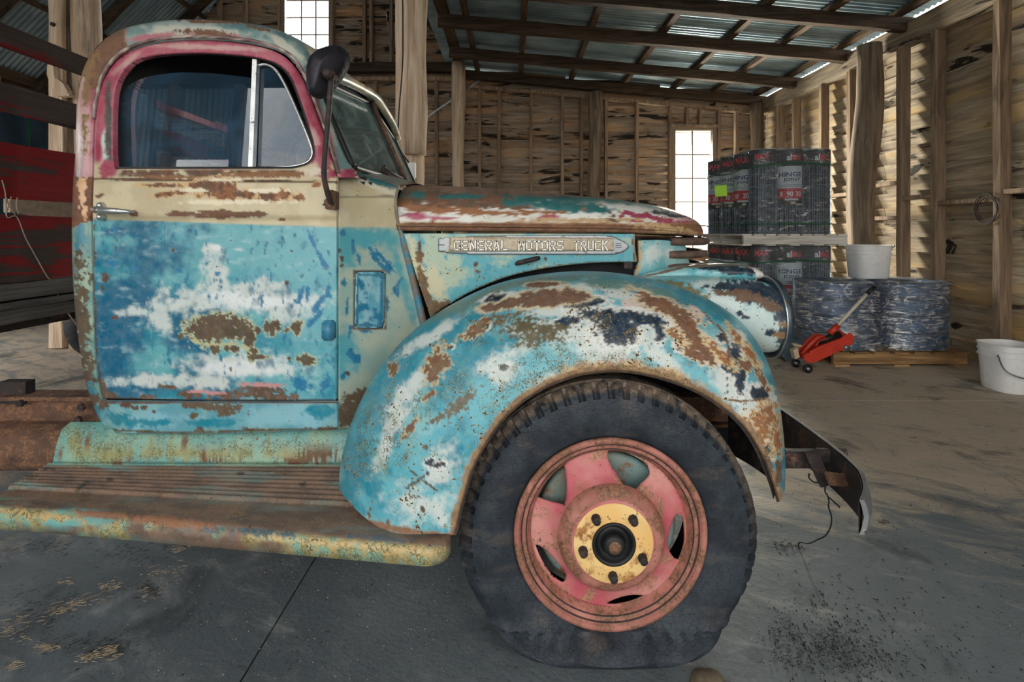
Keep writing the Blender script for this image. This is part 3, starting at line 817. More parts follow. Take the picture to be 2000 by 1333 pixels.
def text_geo(body, offset=0.0):
    cu = bpy.data.curves.new('t', 'FONT'); cu.body = body; cu.size = 1.0; cu.offset = offset; cu.resolution_u = 3
    ob = bpy.data.objects.new('t', cu); COL.objects.link(ob)
    dg = bpy.context.evaluated_depsgraph_get(); me = bpy.data.meshes.new_from_object(ob.evaluated_get(dg))
    v = np.array([tuple(p.co) for p in me.vertices]); f = [tuple(p.vertices) for p in me.polygons]
    bpy.data.objects.remove(ob); bpy.data.curves.remove(cu); bpy.data.meshes.remove(me)
    lo = v.min(0); hi = v.max(0)
    return (v[:, :2]-lo[:2])/np.maximum(hi-lo, 1e-6)[:2], f
# ------------------------------------------------------------------ the truck
YC = 2.44
TR = thing('vintage_truck', 'rusty blue, cream and pink vintage truck with a flat front tyre', 'truck', (0.28, YC, 0))
# ---- cab outline (rear bottom -> over the roof -> windscreen post)
sil = cr([(210, 843), (190, 812), (167, 745), (151, 650), (143, 560), (140, 450), (143, 352), (147, 300), (150, 200), (158, 150), (175, 110), (201, 79), (240, 56), (300, 43),
          (370, 38), (450, 42), (520, 54), (568, 73), (598, 95), (609, 115), (614, 140)], 6)
pillar = cr([(614, 140), (632, 196), (655, 262), (675, 310), (688, 329), (700, 346)], 5)
silall = np.vstack([sil, pillar[1:]])
RR = 54.0
def cab_depth(x, y):
    Y = np.full(len(x), 1.68)
    Y = Y+np.clip((350-y)/310, 0, 1.2)*0.05
    Y = Y-0.009*sstep(350, 360, y)*(1-sstep(420, 432, y))
    Y = Y+np.clip((y-600)/245, 0, 1.2)**2*0.05
    d, _ = seg_dist(np.stack([x, y], 1), silall, closed=False)
    k = np.clip(1-d/RR, 0, 1)
    return Y+0.09*(1-np.sqrt(np.maximum(0, 1-k*k)))
door_poly = np.vstack([cr([(201, 779), (193, 740), (187, 680), (183, 560), (181, 440), (183, 352), (185, 260), (191, 195), (206, 150), (235, 114), (285, 90), (360, 80), (440, 82), (505, 91),
                           (553, 109), (582, 142), (602, 185), (630, 260), (649, 320), (657, 348)], 6), [(657.5, 446), (657, 600), (656, 783)], [(430, 783)]])
win_poly = cr([(224, 330), (224, 330), (221, 300), (222, 200), (231, 158), (256, 124), (300, 108), (380, 103), (450, 106), (500, 112), (540, 124), (565, 146), (582, 182), (602, 240), (614, 284), (613, 308), (600, 322), (572, 330), (572, 330)], 5)
cab_poly = np.vstack([silall, [(660, 347), (660, 600), (659, 839)], cr([(659, 839), (500, 846), (350, 848), (240, 847), (210, 843)], 4)[1:-1]])
door_gap = np.vstack([cr([(199, 785), (190, 740), (183.5, 680), (179.5, 560), (177.5, 440), (179.5, 352), (181.5, 260), (187.5, 193), (203, 146), (233, 110), (284, 86.5), (360, 76.5), (440, 78.5), (507, 87.5),
                           (556, 106), (586, 140), (606, 184), (634, 260), (653, 320), (661, 346)], 6), [(675, 347), (675, 787), (430, 787)]])
def paint_upper(p):
    """shared by cab and door above the belt"""
    p.blobs(PINK_L, [(167, 270, 12, 110), (175, 330, 10, 30), (205, 320, 10, 24), (640, 335, 30, 20)], 0.5, 40, 0.4, 21)
    p.blobs(WHITE_, [(205, 275, 7, 22), (153, 300, 5, 60), (208, 305, 6, 12)], 0.3, 30, 0.4, 22)  # white blobs paint a highlight into the pink
def pf_cab(p):
    p.base(PINK)
    p.fade(C(178, 80, 100), 0.0, 1.0, 50, 0.5, 4)
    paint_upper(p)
    # roof band: chalky teal and cream with brown patches
    roof = (p.y < 115)*sstep(235, 250, p.x+0.2*(p.y-60)+6*p.nz(14, 2))*1.0
    dd, _ = seg_dist(np.stack([p.x, p.y], 1), door_gap, closed=True)
    roof = np.maximum(roof*(p.y < 100), (p.x > 520)*(p.y < 330)*1.0)
    p.lay(roof, C(172, 186, 180), c2=C(120, 152, 150), freq=60, seed=8)
    p.blobs(C(96, 136, 138), [(300, 52, 40, 8), (480, 52, 60, 8), (540, 72, 40, 10), (600, 170, 10, 60)], 0.6, 24, 0.3, 31)
    p.blobs(C(206, 206, 190), [(380, 60, 90, 9, 3), (330, 66, 60, 6, -4), (560, 92, 40, 8, 40)], 0.6, 30, 0.35, 32)
    p.blobs(C(190, 120, 130), [(300, 72, 50, 6, -6), (420, 70, 60, 5, 3), (622, 215, 7, 60, -20), (640, 268, 9, 36, -20)], 0.5, 20, 0.4, 33)
    p.blobs(RUST, [(400, 63, 50, 5, 3), (440, 70, 30, 4, 6), (430, 42, 70, 4, 2), (500, 55, 26, 3, 10)], 0.9, 9, 0.2, 34, rust=0.7)
    # brown rust over the rear roof corner
    cor = sstep(252, 240, p.x-0.15*(p.y-70)+5*p.nz(12, 3))*(p.y < 185)*(dd > 2)
    p.lay(cor*sstep(190, 150, p.y+25*p.nz(20, 6)), C(128, 86, 62), rust=0.75, c2=C(98, 72, 58), freq=18)
    p.blobs(C(150, 112, 66), [(172, 130, 16, 34, 20), (166, 260, 8, 45), (168, 180, 8, 30)], 0.9, 9, 0.25, 36, rust=0.5)
    p.line(C(214, 176, 160), [(150, 330), (153, 200), (162, 152)], 3, 0.4, 20)
    # belt: bare orange rust on the rear quarter
    b = p.band(346, 436+0*p.y, 2)*(p.x < 200)
    edge = p.y < 432+np.clip(175-p.x, 0, 60)*0.42
    b = sstep(343, 348, p.y)*edge*(p.x < 200)
    p.lay(b, C(140, 84, 54), rust=0.75, c2=C(112, 72, 52), freq=16)
    p.blobs(C(232, 180, 128), [(160, 362, 9, 12), (160, 385, 6, 20), (165, 415, 5, 16)], 0.9, 9, 0.25, 37)
    # lower quarter
    lo = (p.y > 432)*(~edge | (p.x >= 200))
    p.lay(lo*1.0, C(132, 186, 190), c2=C(96, 164, 180), freq=40, crack=0.2)
    q = (p.x < 215)*lo
    p.lay(q*1.0, C(140, 176, 160), c2=C(112, 160, 158), freq=30)
    p.blobs(OLIVE, [(160, 560, 17, 60), (158, 640, 18, 70), (170, 720, 16, 40, -10), (152, 500, 8, 26)], 0.75, 12, 0.14, 38, rust=0.6, c2=C(74, 66, 52), freq=20)
    p.fade(C(168, 196, 170), -0.55, 1.3, 9, 0.12, 39, mask=((p.y > 480)*(p.y < 760)*(p.x < 200)).astype(float))
    p.blobs(BLUE, [(158, 460, 10, 20), (150, 480, 6, 12), (172, 770, 14, 16), (200, 815, 16, 18), (182, 800, 12, 10)], 0.7, 12, 0.2, 40)
    p.blobs(RUST_D, [(182, 780, 12, 14, 40), (168, 735, 8, 14), (200, 792, 10, 8)], 0.8, 8, 0.15, 41, rust=0.8)
    # sill under the door
    p.blobs(C(140, 196, 210), [(560, 812, 90, 22), (300, 820, 80, 16)], 0.7, 40, 0.5, 42)
    p.blobs(BLUE, [(290, 826, 50, 10), (230, 820, 20, 14), (620, 805, 30, 14), (400, 826, 60, 8)], 0.9, 18, 0.3, 43)
    p.blobs(C(92, 82, 58), [(425, 797, 52, 8, 4), (440, 806, 22, 9), (380, 793, 30, 5), (378, 812, 8, 6)], 0.7, 12, 0.15, 44, rust=0.7)
    p.blobs(RUST_D, [(245, 793, 12, 4), (265, 798, 8, 3), (282, 797, 8, 3), (490, 840, 14, 5), (392, 838, 6, 5), (300, 805, 4, 3), (640, 838, 24, 4)], 0.9, 6, 0.15, 45, rust=0.8)
    p.line(RUST_D, [(195, 786), (430, 788), (660, 787)], 2.0, 0.7, 8, rust=0.5)
    p.line(OLIVE, [(215, 841), (350, 846), (659, 837)], 2.4, 0.7, 8, rust=0.5)
    p.fx[:, 2] = np.maximum(p.fx[:, 2], 0.25*(p.y > 440))
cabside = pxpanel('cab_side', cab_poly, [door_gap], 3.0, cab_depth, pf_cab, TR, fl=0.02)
def pf_door(p):
    p.base(PINK); p.fade(C(176, 78, 98), 0.0, 1.0, 40, 0.5, 4)
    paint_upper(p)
    p.blobs(C(70, 62, 56), [(212, 240, 7, 90), (216, 320, 8, 20)], 0.5, 14, 0.3, 50, rust=0.4)
    p.blobs(C(196, 150, 146), [(400, 92, 120, 5, 2), (250, 120, 30, 6, -40), (622, 290, 8, 40, -20)], 0.5, 24, 0.5, 51)
    # cream belt
    crm = sstep(322, 338, p.y+6*p.nz(24, 4)+0.05*np.abs(p.x-420)-np.where(p.x < 240, 0, 0))
    p.lay(crm, CREAM, c2=C(200, 184, 148), freq=50)
    p.blobs(PINK, [(215, 330, 24, 16, -20), (632, 312, 14, 36, -15), (640, 338, 22, 9)], 0.5, 16, 0.2, 52)
    p.blobs(C(216, 200, 176), [(600, 338, 26, 7, -10)], 0.8, 10, 0.2, 53)
    p.lay(p.band(331, 346, 2)*p.xband(232, 580, 12)*sstep(-0.5, 0.1, p.nz(16, 7)+0.4), C(112, 80, 58), rust=0.8, c2=C(88, 66, 52), freq=14)
    p.blobs(C(150, 104, 66), [(500, 342, 60, 6), (560, 340, 40, 6), (330, 347, 60, 4)], 0.8, 10, 0.2, 54, rust=0.6)
    p.line(C(82, 58, 46), [(184, 350), (420, 353), (657, 356)], 2.2, 0.6, 18, rust=0.7)
    p.blobs(RUST_O, [(430, 368, 34, 16), (455, 380, 60, 9), (525, 384, 32, 9), (400, 362, 40, 7), (340, 378, 36, 5, -8), (310, 362, 30, 4), (580, 386, 12, 6), (555, 380, 12, 9), (620, 360, 10, 5)], 0.75, 12, 0.16, 55, rust=0.75, c2=C(112, 76, 54), freq=12, halo=(C(214, 178, 126), 0.3))
    p.blobs(C(238, 226, 196), [(440, 352, 40, 3), (520, 372, 40, 4), (380, 372, 30, 4), (450, 395, 90, 4)], 0.7, 12, 0.3, 56)
    p.blobs(RUST, [(440, 419, 90, 7, 1), (500, 420, 40, 4), (345, 417, 18, 5), (262, 417, 8, 6), (550, 430, 10, 3), (195, 384, 8, 4, -20)], 0.8, 10, 0.16, 57, rust=0.75, ax=(2.5, 1))
    # blue panel
    bl = sstep(426, 431, p.y-0.034*(p.x-180))
    p.lay(bl, BLUE, c2=BLUE_L, freq=70, seed=60)
    B = bl
    p.fade(BLUE_D, -0.05, 1.1, 75, 0.35, 61, mask=B*(p.x < 560))
    p.blobs(BLUE_D, [(225, 660, 60, 120, 0, 0.9), (250, 590, 70, 60, 20, 0.8), (230, 755, 100, 26), (300, 500, 60, 40, 0, 0.5), (280, 450, 120, 16, 0, 0.6), (390, 620, 60, 30, 0, 0.4)], 0.55, 45, 0.4, 62, mask=B)
    p.blobs(C(112, 182, 192), [(590, 480, 110, 90, 0, 0.7), (600, 600, 60, 80, 0, 0.6), (600, 730, 70, 60, 0, 0.6), (440, 470, 80, 40, 0, 0.4)], 0.55, 50, 0.5, 63, mask=B)
    p.blobs(WHITE_, [(b[0], b[1], b[2]*0.86, b[3]*0.78)+tuple(b[4:]) for b in [(490, 585, 150, 34, 2), (430, 545, 46, 30, 70), (520, 560, 60, 16), (312, 610, 26, 36, -20), (350, 600, 60, 22), (300, 742, 105, 14, -2), (470, 716, 110, 28), (400, 745, 60, 16), (540, 722, 50, 18),
                         (412, 487, 18, 11), (465, 487, 14, 5), (265, 610, 30, 14), (560, 600, 40, 30, 0, 0.6)]], 0.9, 26, 0.45, 64)
    p.blobs(C(228, 234, 234), [(470, 720, 80, 14), (510, 590, 90, 12), (440, 580, 40, 10), (420, 484, 10, 6)], 0.5, 20, 0.4, 65)
    p.fade(C(24, 118, 150), -0.85, 1.4, 11, 0.25, 66, ax=(0.7, 1.5), mask=B)
    p.fade(C(176, 208, 210), -0.75, 1.2, 16, 0.5, 67, ax=(1.6, 0.7), mask=B*0.6)
    p.fade(BLUE_D, -0.75, 1.2, 24, 0.4, 68, ax=(0.9, 1.2), mask=B*0.7)
    # brush-like blue scuffs to the right
    for (x, y, rx, ry, a) in ((588, 575, 5, 22, 20), (600, 575, 4, 18, 5), (625, 592, 6, 26, 40), (610, 470, 4, 22, -25), (630, 510, 5, 26, -30), (618, 620, 5, 22, 40), (530, 540, 3, 8, 0), (585, 750, 20, 12, 30), (635, 752, 8, 14, 30), (640, 570, 4, 16, 10), (425, 535, 5, 4, 0), (225, 450, 4, 10, -30), (217, 515, 12, 5, 20), (262, 525, 10, 3, 10), (352, 530, 8, 3, 20)):
        p.blobs(C(22, 120, 165), [(x, y, rx, ry, a)], 0.6, 8, 0.2, int(x))
    # olive rust where the sign lettering was
    p.blobs(C(92, 84, 62), [(430, 640, 56, 24), (405, 645, 36, 26), (470, 642, 20, 20), (487, 655, 12, 26), (420, 683, 9, 8), (442, 680, 5, 6), (460, 682, 9, 7), (492, 688, 10, 14), (505, 698, 18, 5), (503, 645, 6, 8),
                             (520, 640, 5, 13), (533, 640, 8, 16), (542, 638, 5, 10), (560, 645, 5, 5), (580, 640, 11, 12), (352, 658, 4, 4), (565, 700, 4, 4), (598, 703, 18, 9, 20)], 0.6, 9, 0.09, 70, halo=(C(190, 196, 160), 0.2), rust=0.85, c2=C(74, 68, 54), freq=12)
    p.line(C(196, 190, 140), [(376, 665), (400, 674), (470, 672), (490, 690)], 2.2, 1.0, 7, seed=71)
    # spots and the torn lower edge
    p.blobs(RUST_D, [(206, 543, 6, 9), (200, 562, 3, 8), (226, 484, 2, 6), (230, 470, 2, 3), (225, 620, 7, 4), (560, 552, 4, 4), (570, 491, 3, 2), (338, 490, 5, 3), (450, 722, 2, 4), (185, 500, 2, 8), (186, 600, 2, 16)], 0.6, 6, 0.15, 72, rust=0.85)
    p.blobs(C(86, 70, 56), [(200, 760, 8, 22, -10), (215, 771, 12, 6), (510, 765, 40, 12, 6), (480, 770, 50, 6), (370, 772, 22, 10), (290, 776, 20, 5), (440, 773, 30, 6), (540, 775, 30, 6), (575, 776, 8, 4), (330, 757, 16, 4, 10)], 0.8, 9, 0.14, 73, rust=0.85, c2=C(120, 96, 80), freq=10)
    p.blobs(C(206, 150, 150), [(505, 752, 40, 4, 3), (420, 768, 20, 3), (388, 765, 16, 3)], 0.9, 8, 0.25, 74)
    p.line(RUST_D, [(200, 780), (430, 784), (656, 784)], 1.8, 0.6, 8, rust=0.6)
    p.line(C(76, 60, 50), [(183, 440), (184, 560), (188, 680), (200, 776)], 1.6, 0.8, 10, rust=0.6)
    p.fx[:, 2] = np.maximum(p.fx[:, 2], 0.1)
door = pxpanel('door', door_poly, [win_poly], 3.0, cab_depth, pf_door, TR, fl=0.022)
def tubepx(name, pts, r, mat, parent, depth=None, off=0.0, n=10, closed=False, Y=None, label=None):
    pts = np.asarray(pts, float)
    yy = depth(pts[:, 0], pts[:, 1])+off if depth is not None else (np.full(len(pts), Y) if np.isscalar(Y) else np.asarray(Y))
    w = [P(a, b, c) for (a, b), c in zip(pts[:, :2], yy)]
    return MB().tube(w, r, n, closed).build(name, mat, parent, True, label=label)
tubepx('window_seal', win_poly, 0.007, M['black_rubber'], door, cab_depth, 0.012, closed=True)
tubepx('window_channel', cr([(222, 326), (219, 260), (221, 200), (230, 158), (254, 126)], 6), 0.014, M['rust_iron'], door, cab_depth, 0.022)
gp = np.vstack([cr([(226, 333), (225, 240), (229, 205), (246, 172), (285, 151), (350, 142), (420, 144), (493, 152)], 5), [(493, 333)]])
g = pxpanel('window_glass', gp, [], 5, lambda x, y: np.full(len(x), 1.735)+np.clip((350-y)/310, 0, 1)*0.04, None, door, fl=0, mat=M['cab_glass'], label='dusty bluish side window glass')
qp = cr([(503, 130), (503, 130), (520, 127), (537, 137), (556, 166), (583, 226), (606, 285), (606, 307), (592, 319), (560, 325), (503, 327), (503, 327)], 5, True)
g = pxpanel('quarter_glass', qp, [], 5, lambda x, y: np.full(len(x), 1.728)+np.clip((350-y)/310, 0, 1)*0.04, None, door, fl=0, mat=M['cab_glass'])
tubepx('quarter_frame', cr([(505, 128), (520, 126), (538, 136), (557, 166), (585, 228), (608, 286), (608, 308), (594, 320), (560, 326), (504, 328)], 5), 0.0055, M['chrome_old'], door, cab_depth, 0.028)
a = P(492, 333, 1.715); b = P(502, 112, 1.745)
MB().obox(((a[0]+b[0])/2, 1.728, (a[2]+b[2])/2), (0.0075, 0, 0), (0, 0.012, 0), (0.0, 0.015, (b[2]-a[2])/2)).build('division_bar', M['chrome_old'], door)
# drip rail above the door
drip = cr([(183, 232), (188, 192), (203, 143), (233, 106), (284, 82), (360, 72), (440, 74), (508, 83), (560, 103), (590, 138), (610, 183), (634, 250), (652, 305), (661, 338)], 6)
w = [P(a, b, c) for (a, b), c in zip(drip, cab_depth(drip[:, 0], drip[:, 1])-0.004)]
mb = MB().tube(w, 0.0065, 8); o = mk('drip_rail', mb.v, mb.f, M['paint'], TR, True)
def pf_drip(p):
    p.base(C(150, 120, 118)); p.fade(C(96, 70, 66), 0, 1, 14, 0.3, 3, rust=0.4); p.fade(C(190, 180, 160), -0.3, 1, 9, 0.2, 5)
p = Paint(np.array(mb.v)); pf_drip(p); set_attrs(o, p.c, p.fx)
# ---- cab roof, back and windscreen header: swept across to the far side
sY = cab_depth(sil[:, 0], sil[:, 1]); ring = np.stack([(sil[:, 0]-1000)*sY/1000, sY, CH+(HY-sil[:, 1])*sY/1000], 1)
NS = 44; vv = []; nr = len(ring)
u = np.linspace(0, 1, nr)
top_w = sstep(1.45, 1.85, ring[:, 2]); front_w = sstep(0.88, 1.0, u); back_w = sstep(-1.3, -1.42, ring[:, 0])
for j in range(NS+1):
    s = j/NS; cf = math.sin(math.pi*s)**0.6
    r = ring.copy(); r[:, 1] = ring[:, 1]+(2*YC-2*ring[:, 1])*s
    r[:, 2] += 0.055*cf*top_w; r[:, 0] += 0.030*cf*front_w-0.035*cf*back_w
    vv.append(r)
V = np.array(vv).reshape(-1, 3); F = []
for j in range(NS):
    for i in range(nr-1):
        q = (j*nr+i, (j+1)*nr+i, (j+1)*nr+i+1, j*nr+i+1); c = V[list(q)].mean(0)
        if c[0] < -1.25 and 1.50 < c[2] < 1.83 and 2.08 < c[1] < 2.80: continue
        F.append(q)
def pf_roof(p):
    pf_cab(p); p.lay((p.x > 600)*1.0, C(200, 186, 156), c2=C(150, 150, 136), freq=30)
mkp('cab_shell', V, F, pf_roof, TR)
Vi = V.copy(); cen = np.array([-1.05, YC, 1.35]); Vi = cen+(V-cen)*np.array([0.96, 0.985, 0.965])
mk('headlining', Vi, [f[::-1] for f in F], M['interior'], TR, True)
# far side of the cab
mirror_far(cabside); fd = mirror_far(door)
# ---- windscreen
Tn, Tc, Bc, Bn = Vector((-0.702, 1.82, 1.792)), Vector((-0.680, YC, 1.858)), Vector((-0.517, YC, 1.487)), Vector((-0.560, 1.80, 1.472))
WS = MB()
def ws_quad(A, B, Cc, D, nm, flip=False):
    n = 10; v = []
    for i in range(n+1):
        for j in range(n+1):
            a = A.lerp(B, i/n); b = D.lerp(Cc, i/n); v.append(tuple(a.lerp(b, j/n)))
    return mk(nm, v, grid_faces(n+1, n+1), M['windshield_glass'], TR, True, label='dusty grey-green windscreen pane')
mir = lambda q: Vector((q.x, 2*YC-q.y, q.z))
ws_quad(Tn, Tc, Bc, Bn, 'windscreen'); ws_quad(Tc, mir(Tn), mir(Bn), Bc, 'windscreen')
loop = cr([Tn, Tn, Tc, Tc, Bc, Bc, Bn.lerp(Bc, 0.12), Bn.lerp(Bc, 0.03)+(Tn-Bn)*0.03, Bn.lerp(Tn, 0.12)], 4, True)
mb = MB().tube(loop, 0.011, 8, True); mb.build('windscreen_seal', M['black_rubber'], TR, True)
mb = MB().tube([mir(q) for q in map(Vector, loop)], 0.011, 8, True); mb.build('windscreen_seal', M['black_rubber'], TR, True)
mb = MB().tube([Tc+Vector((0.012, 0, 0.01)), Bc+Vector((0.012, 0, 0))], 0.010, 8); mb.build('windscreen_divider', M['rust_iron'], TR, True)
hd = cr([Tn+Vector((0.012, -0.03, 0.018)), Tn.lerp(Tc, 0.3)+Vector((0.028, 0, 0.032)), Tn.lerp(Tc, 0.7)+Vector((0.03, 0, 0.034)), Tc+Vector((0.03, 0, 0.026)), mir(Tn.lerp(Tc, 0.7))+Vector((0.03, 0, 0.034)), mir(Tn.lerp(Tc, 0.3))+Vector((0.028, 0, 0.032)), mir(Tn)+Vector((0.012, 0.03, 0.018))], 6)
mb = MB().tube(hd, 0.021, 12)
mkp('windscreen_header', mb.v, mb.f, lambda p: (p.base(C(206, 190, 158)), p.fade(C(130, 140, 130), 0, 1, 20, 0.4, 3), p.fade(RUST, -0.5, 1, 9, 0.2, 6, rust=0.6)), TR)
# ---- cowl
def cowl_depth(x, y):
    Y = 1.69+0.18*np.clip((x-660)/120, 0, 1.3)
    k = np.clip((412-y)/70, 0, 1); Y = Y+0.11*(1-np.sqrt(np.maximum(0, 1-k*k)))
    return Y+np.clip((y-600)/245, 0, 1.2)**2*0.05
cowl_poly = np.vstack([cr([(661, 349), (680, 340), (692, 334), (720, 345), (750, 355), (776, 364)], 4), cr([(776, 364), (772, 385), (771, 410), (776, 440), (784, 470), (798, 530), (812, 592), (822, 640), (838, 720)], 4)[1:], [(740, 838), (661, 838)]])
flap = cr([(702, 532), (740, 532), (750, 537), (751, 550), (750, 600), (748, 632), (741, 641), (702, 640), (694, 634), (693, 620), (695, 545), (697, 535)], 4, True)
def pf_cowl(p):
    p.base(C(208, 194, 156)); p.fade(C(222, 210, 178), 0, 1, 40, 0.5, 3)
    p.blobs(TEAL, [(745, 352, 46, 12, 17), (700, 338, 20, 8, 20), (720, 345, 30, 6, 18)], 0.4, 18, 0.3, 4)
    p.blobs(C(226, 220, 196), [(735, 366, 50, 5, 22)], 0.4, 18, 0.3, 5)
    p.blobs(PINK_L, [(668, 340, 10, 8), (690, 338, 8, 4)], 0.5, 10, 0.3, 6)
    lo = sstep(442, 447, p.y)
    p.lay(lo, C(160, 190, 180), c2=C(184, 196, 178), freq=70)
    p.blobs(AQUA, [(720, 462, 70, 20, 5), (680, 480, 26, 40), (672, 700, 18, 50), (680, 690, 20, 40), (700, 470, 60, 20), (790, 560, 10, 70, -15)], 0.6, 30, 0.4, 8, mask=lo)
    p.fade(C(198, 204, 182), -0.2, 1.0, 40, 0.4, 9, mask=lo*(p.y > 520)*0.8)
    for (x, y, rx, ry, a) in ((735, 505, 6, 22, -35), (760, 522, 12, 10, 30), (744, 500, 4, 20, -40), (772, 568, 7, 10, -20), (778, 555, 3, 14, 30), (700, 505, 4, 10, 0), (756, 590, 4, 10, 0), (756, 602, 4, 6, 0), (678, 600, 3, 18, 5), (685, 690, 7, 12, -30), (698, 700, 8, 10, 20), (670, 735, 5, 10, 30), (672, 552, 5, 7, 0), (712, 645, 14, 4, 5), (684, 650, 4, 14, 10), (690, 480, 4, 16, 0), (670, 455, 5, 10, 10)):
        p.blobs(C(24, 122, 162), [(x, y, rx, ry, a)], 0.7, 7, 0.18, int(x+y))
    p.blobs(C(112, 92, 70), [(690, 800, 26, 30, -40), (680, 815, 20, 20), (700, 775, 14, 20, 30)], 0.7, 10, 0.2, 11, rust=0.75)
    p.blobs(RUST_D, [(662, 490, 4, 8), (668, 505, 3, 5), (667, 520, 3, 5), (680, 730, 4, 4)], 0.8, 5, 0.2, 12, rust=0.8)
    p.line(C(120, 100, 80), [(692, 530), (753, 530), (752, 643), (691, 643), (692, 530)], 2, 0.8, 6, rust=0.4)
    p.line(C(150, 140, 116), [(662, 386), (700, 384), (770, 384)], 2, 0.5, 30)
    p.fx[:, 2] = np.maximum(p.fx[:, 2], 0.18)
cowl = pxpanel('cowl_side', cowl_poly, [flap+np.sign(flap-flap.mean(0))*1.6], 3.0, cowl_depth, pf_cowl, TR, fl=0.02)
def pf_flap(p):
    p.base(C(96, 172, 194)); p.fade(C(150, 200, 212), 0, 1, 22, 0.4, 3, ax=(0.7, 1.4)); p.fade(C(26, 124, 162), -0.45, 1.3, 13, 0.2, 5, ax=(1, 1.3)); p.line(C(40, 120, 150), [(698, 536), (746, 538), (746, 636), (698, 636), (698, 536)], 2.5, 0.6, 8)
pxpanel('vent_flap', flap, [], 3.0, lambda x, y: cowl_depth(x, y)-0.004, pf_flap, TR, fl=0.012)
mirror_far(cowl)
ne = cr([(674, 338), (692, 334), (720, 345), (750, 355), (776, 364)], 6); neY = cowl_depth(ne[:, 0], ne[:, 1])
NE = [Vector(P(a, b, c)) for (a, b), c in zip(ne, neY)]; v = []; n = len(NE); NSC = 16
for i, q in enumerate(NE):
    k = i/(n-1); c = Vector((-0.515+0.115*k, YC, 1.488-0.030*k))
    q = q+Vector((0, -0.012, -0.012))
    for j in range(NSC+1):
        s = j/NSC; w_ = 1-abs(2*s-1)
        e = q if s <= 0.5 else mir(q); t = w_
        pos = e.lerp(c, t); pos.z += 0.018*math.sin(math.pi*t) if t < 1 else 0
        v.append(tuple(pos))
mkp('cowl_top', v, grid_faces(n, NSC+1), lambda p: (p.base(TEAL), p.fade(C(150, 160, 150), 0, 1, 20, 0.4, 3), p.fade(RUST, -0.3, 1, 14, 0.3, 5, rust=0.5)), TR)
# sealing strip between cowl and bonnet
st = cr([(779, 362), (774, 385), (774, 410), (779, 440), (788, 470), (803, 530), (818, 592), (829, 640)], 6); sy = 1.69+0.18*np.clip((st[:, 0]-660)/120, 0, 1.3)-0.004
stY = sy+np.where(st[:, 1] < 412, 0.11*(1-np.sqrt(np.maximum(0, 1-((412-st[:, 1])/70)**2))), 0)
mb = MB().tube([P(a, b, c) for (a, b), c in zip(st, stY)], [0.005+0.010*float(sstep(440, 480, np.array([b]))[0]) for a, b in st], 8)
mkp('cowl_strip', mb.v, mb.f, lambda p: (p.base(C(54, 128, 152)), p.fade(C(130, 112, 92), -0.1, 1, 12, 0.3, 3, rust=0.5), p.lay((p.y < 445)*0.8, C(132, 112, 92))), TR)
# ---- bonnet
HS = [(-.425, .578, 1.251, .200), (-.2, .572, 1.250, .194), (0, .555, 1.248, .182), (.2, .535, 1.246, .168), (.4, .505, 1.244, .150), (.55, .465, 1.240, .136), (.65, .42, 1.237, .122), (.73, .36, 1.233, .103), (.80, .28, 1.229, .080), (.845, .18, 1.226, .052), (.868, .09, 1.223, .027), (.876, .02, 1.222, .008)]
hs = cr(HS, 14); nth = 150; v = []; flb = []
for (X, w_, zs, H) in hs:
    row = []
    for j in range(nth+1):
        t = math.pi*j/nth; ct, st_ = math.cos(t), math.sin(t); e = 2/2.8
        y = YC-w_*math.copysign(abs(ct)**e, ct); z = zs+H*abs(st_)**e
        row.append((X, y, z))
    # bead above the lower edge and a turned-in flange
    row = [(X, row[0][1]+0.02*(1 if w_ > 0.05 else 0), zs-0.004)]+row+[(X, row[-1][1]-0.02*(1 if w_ > 0.05 else 0), zs-0.004)]
    v += row
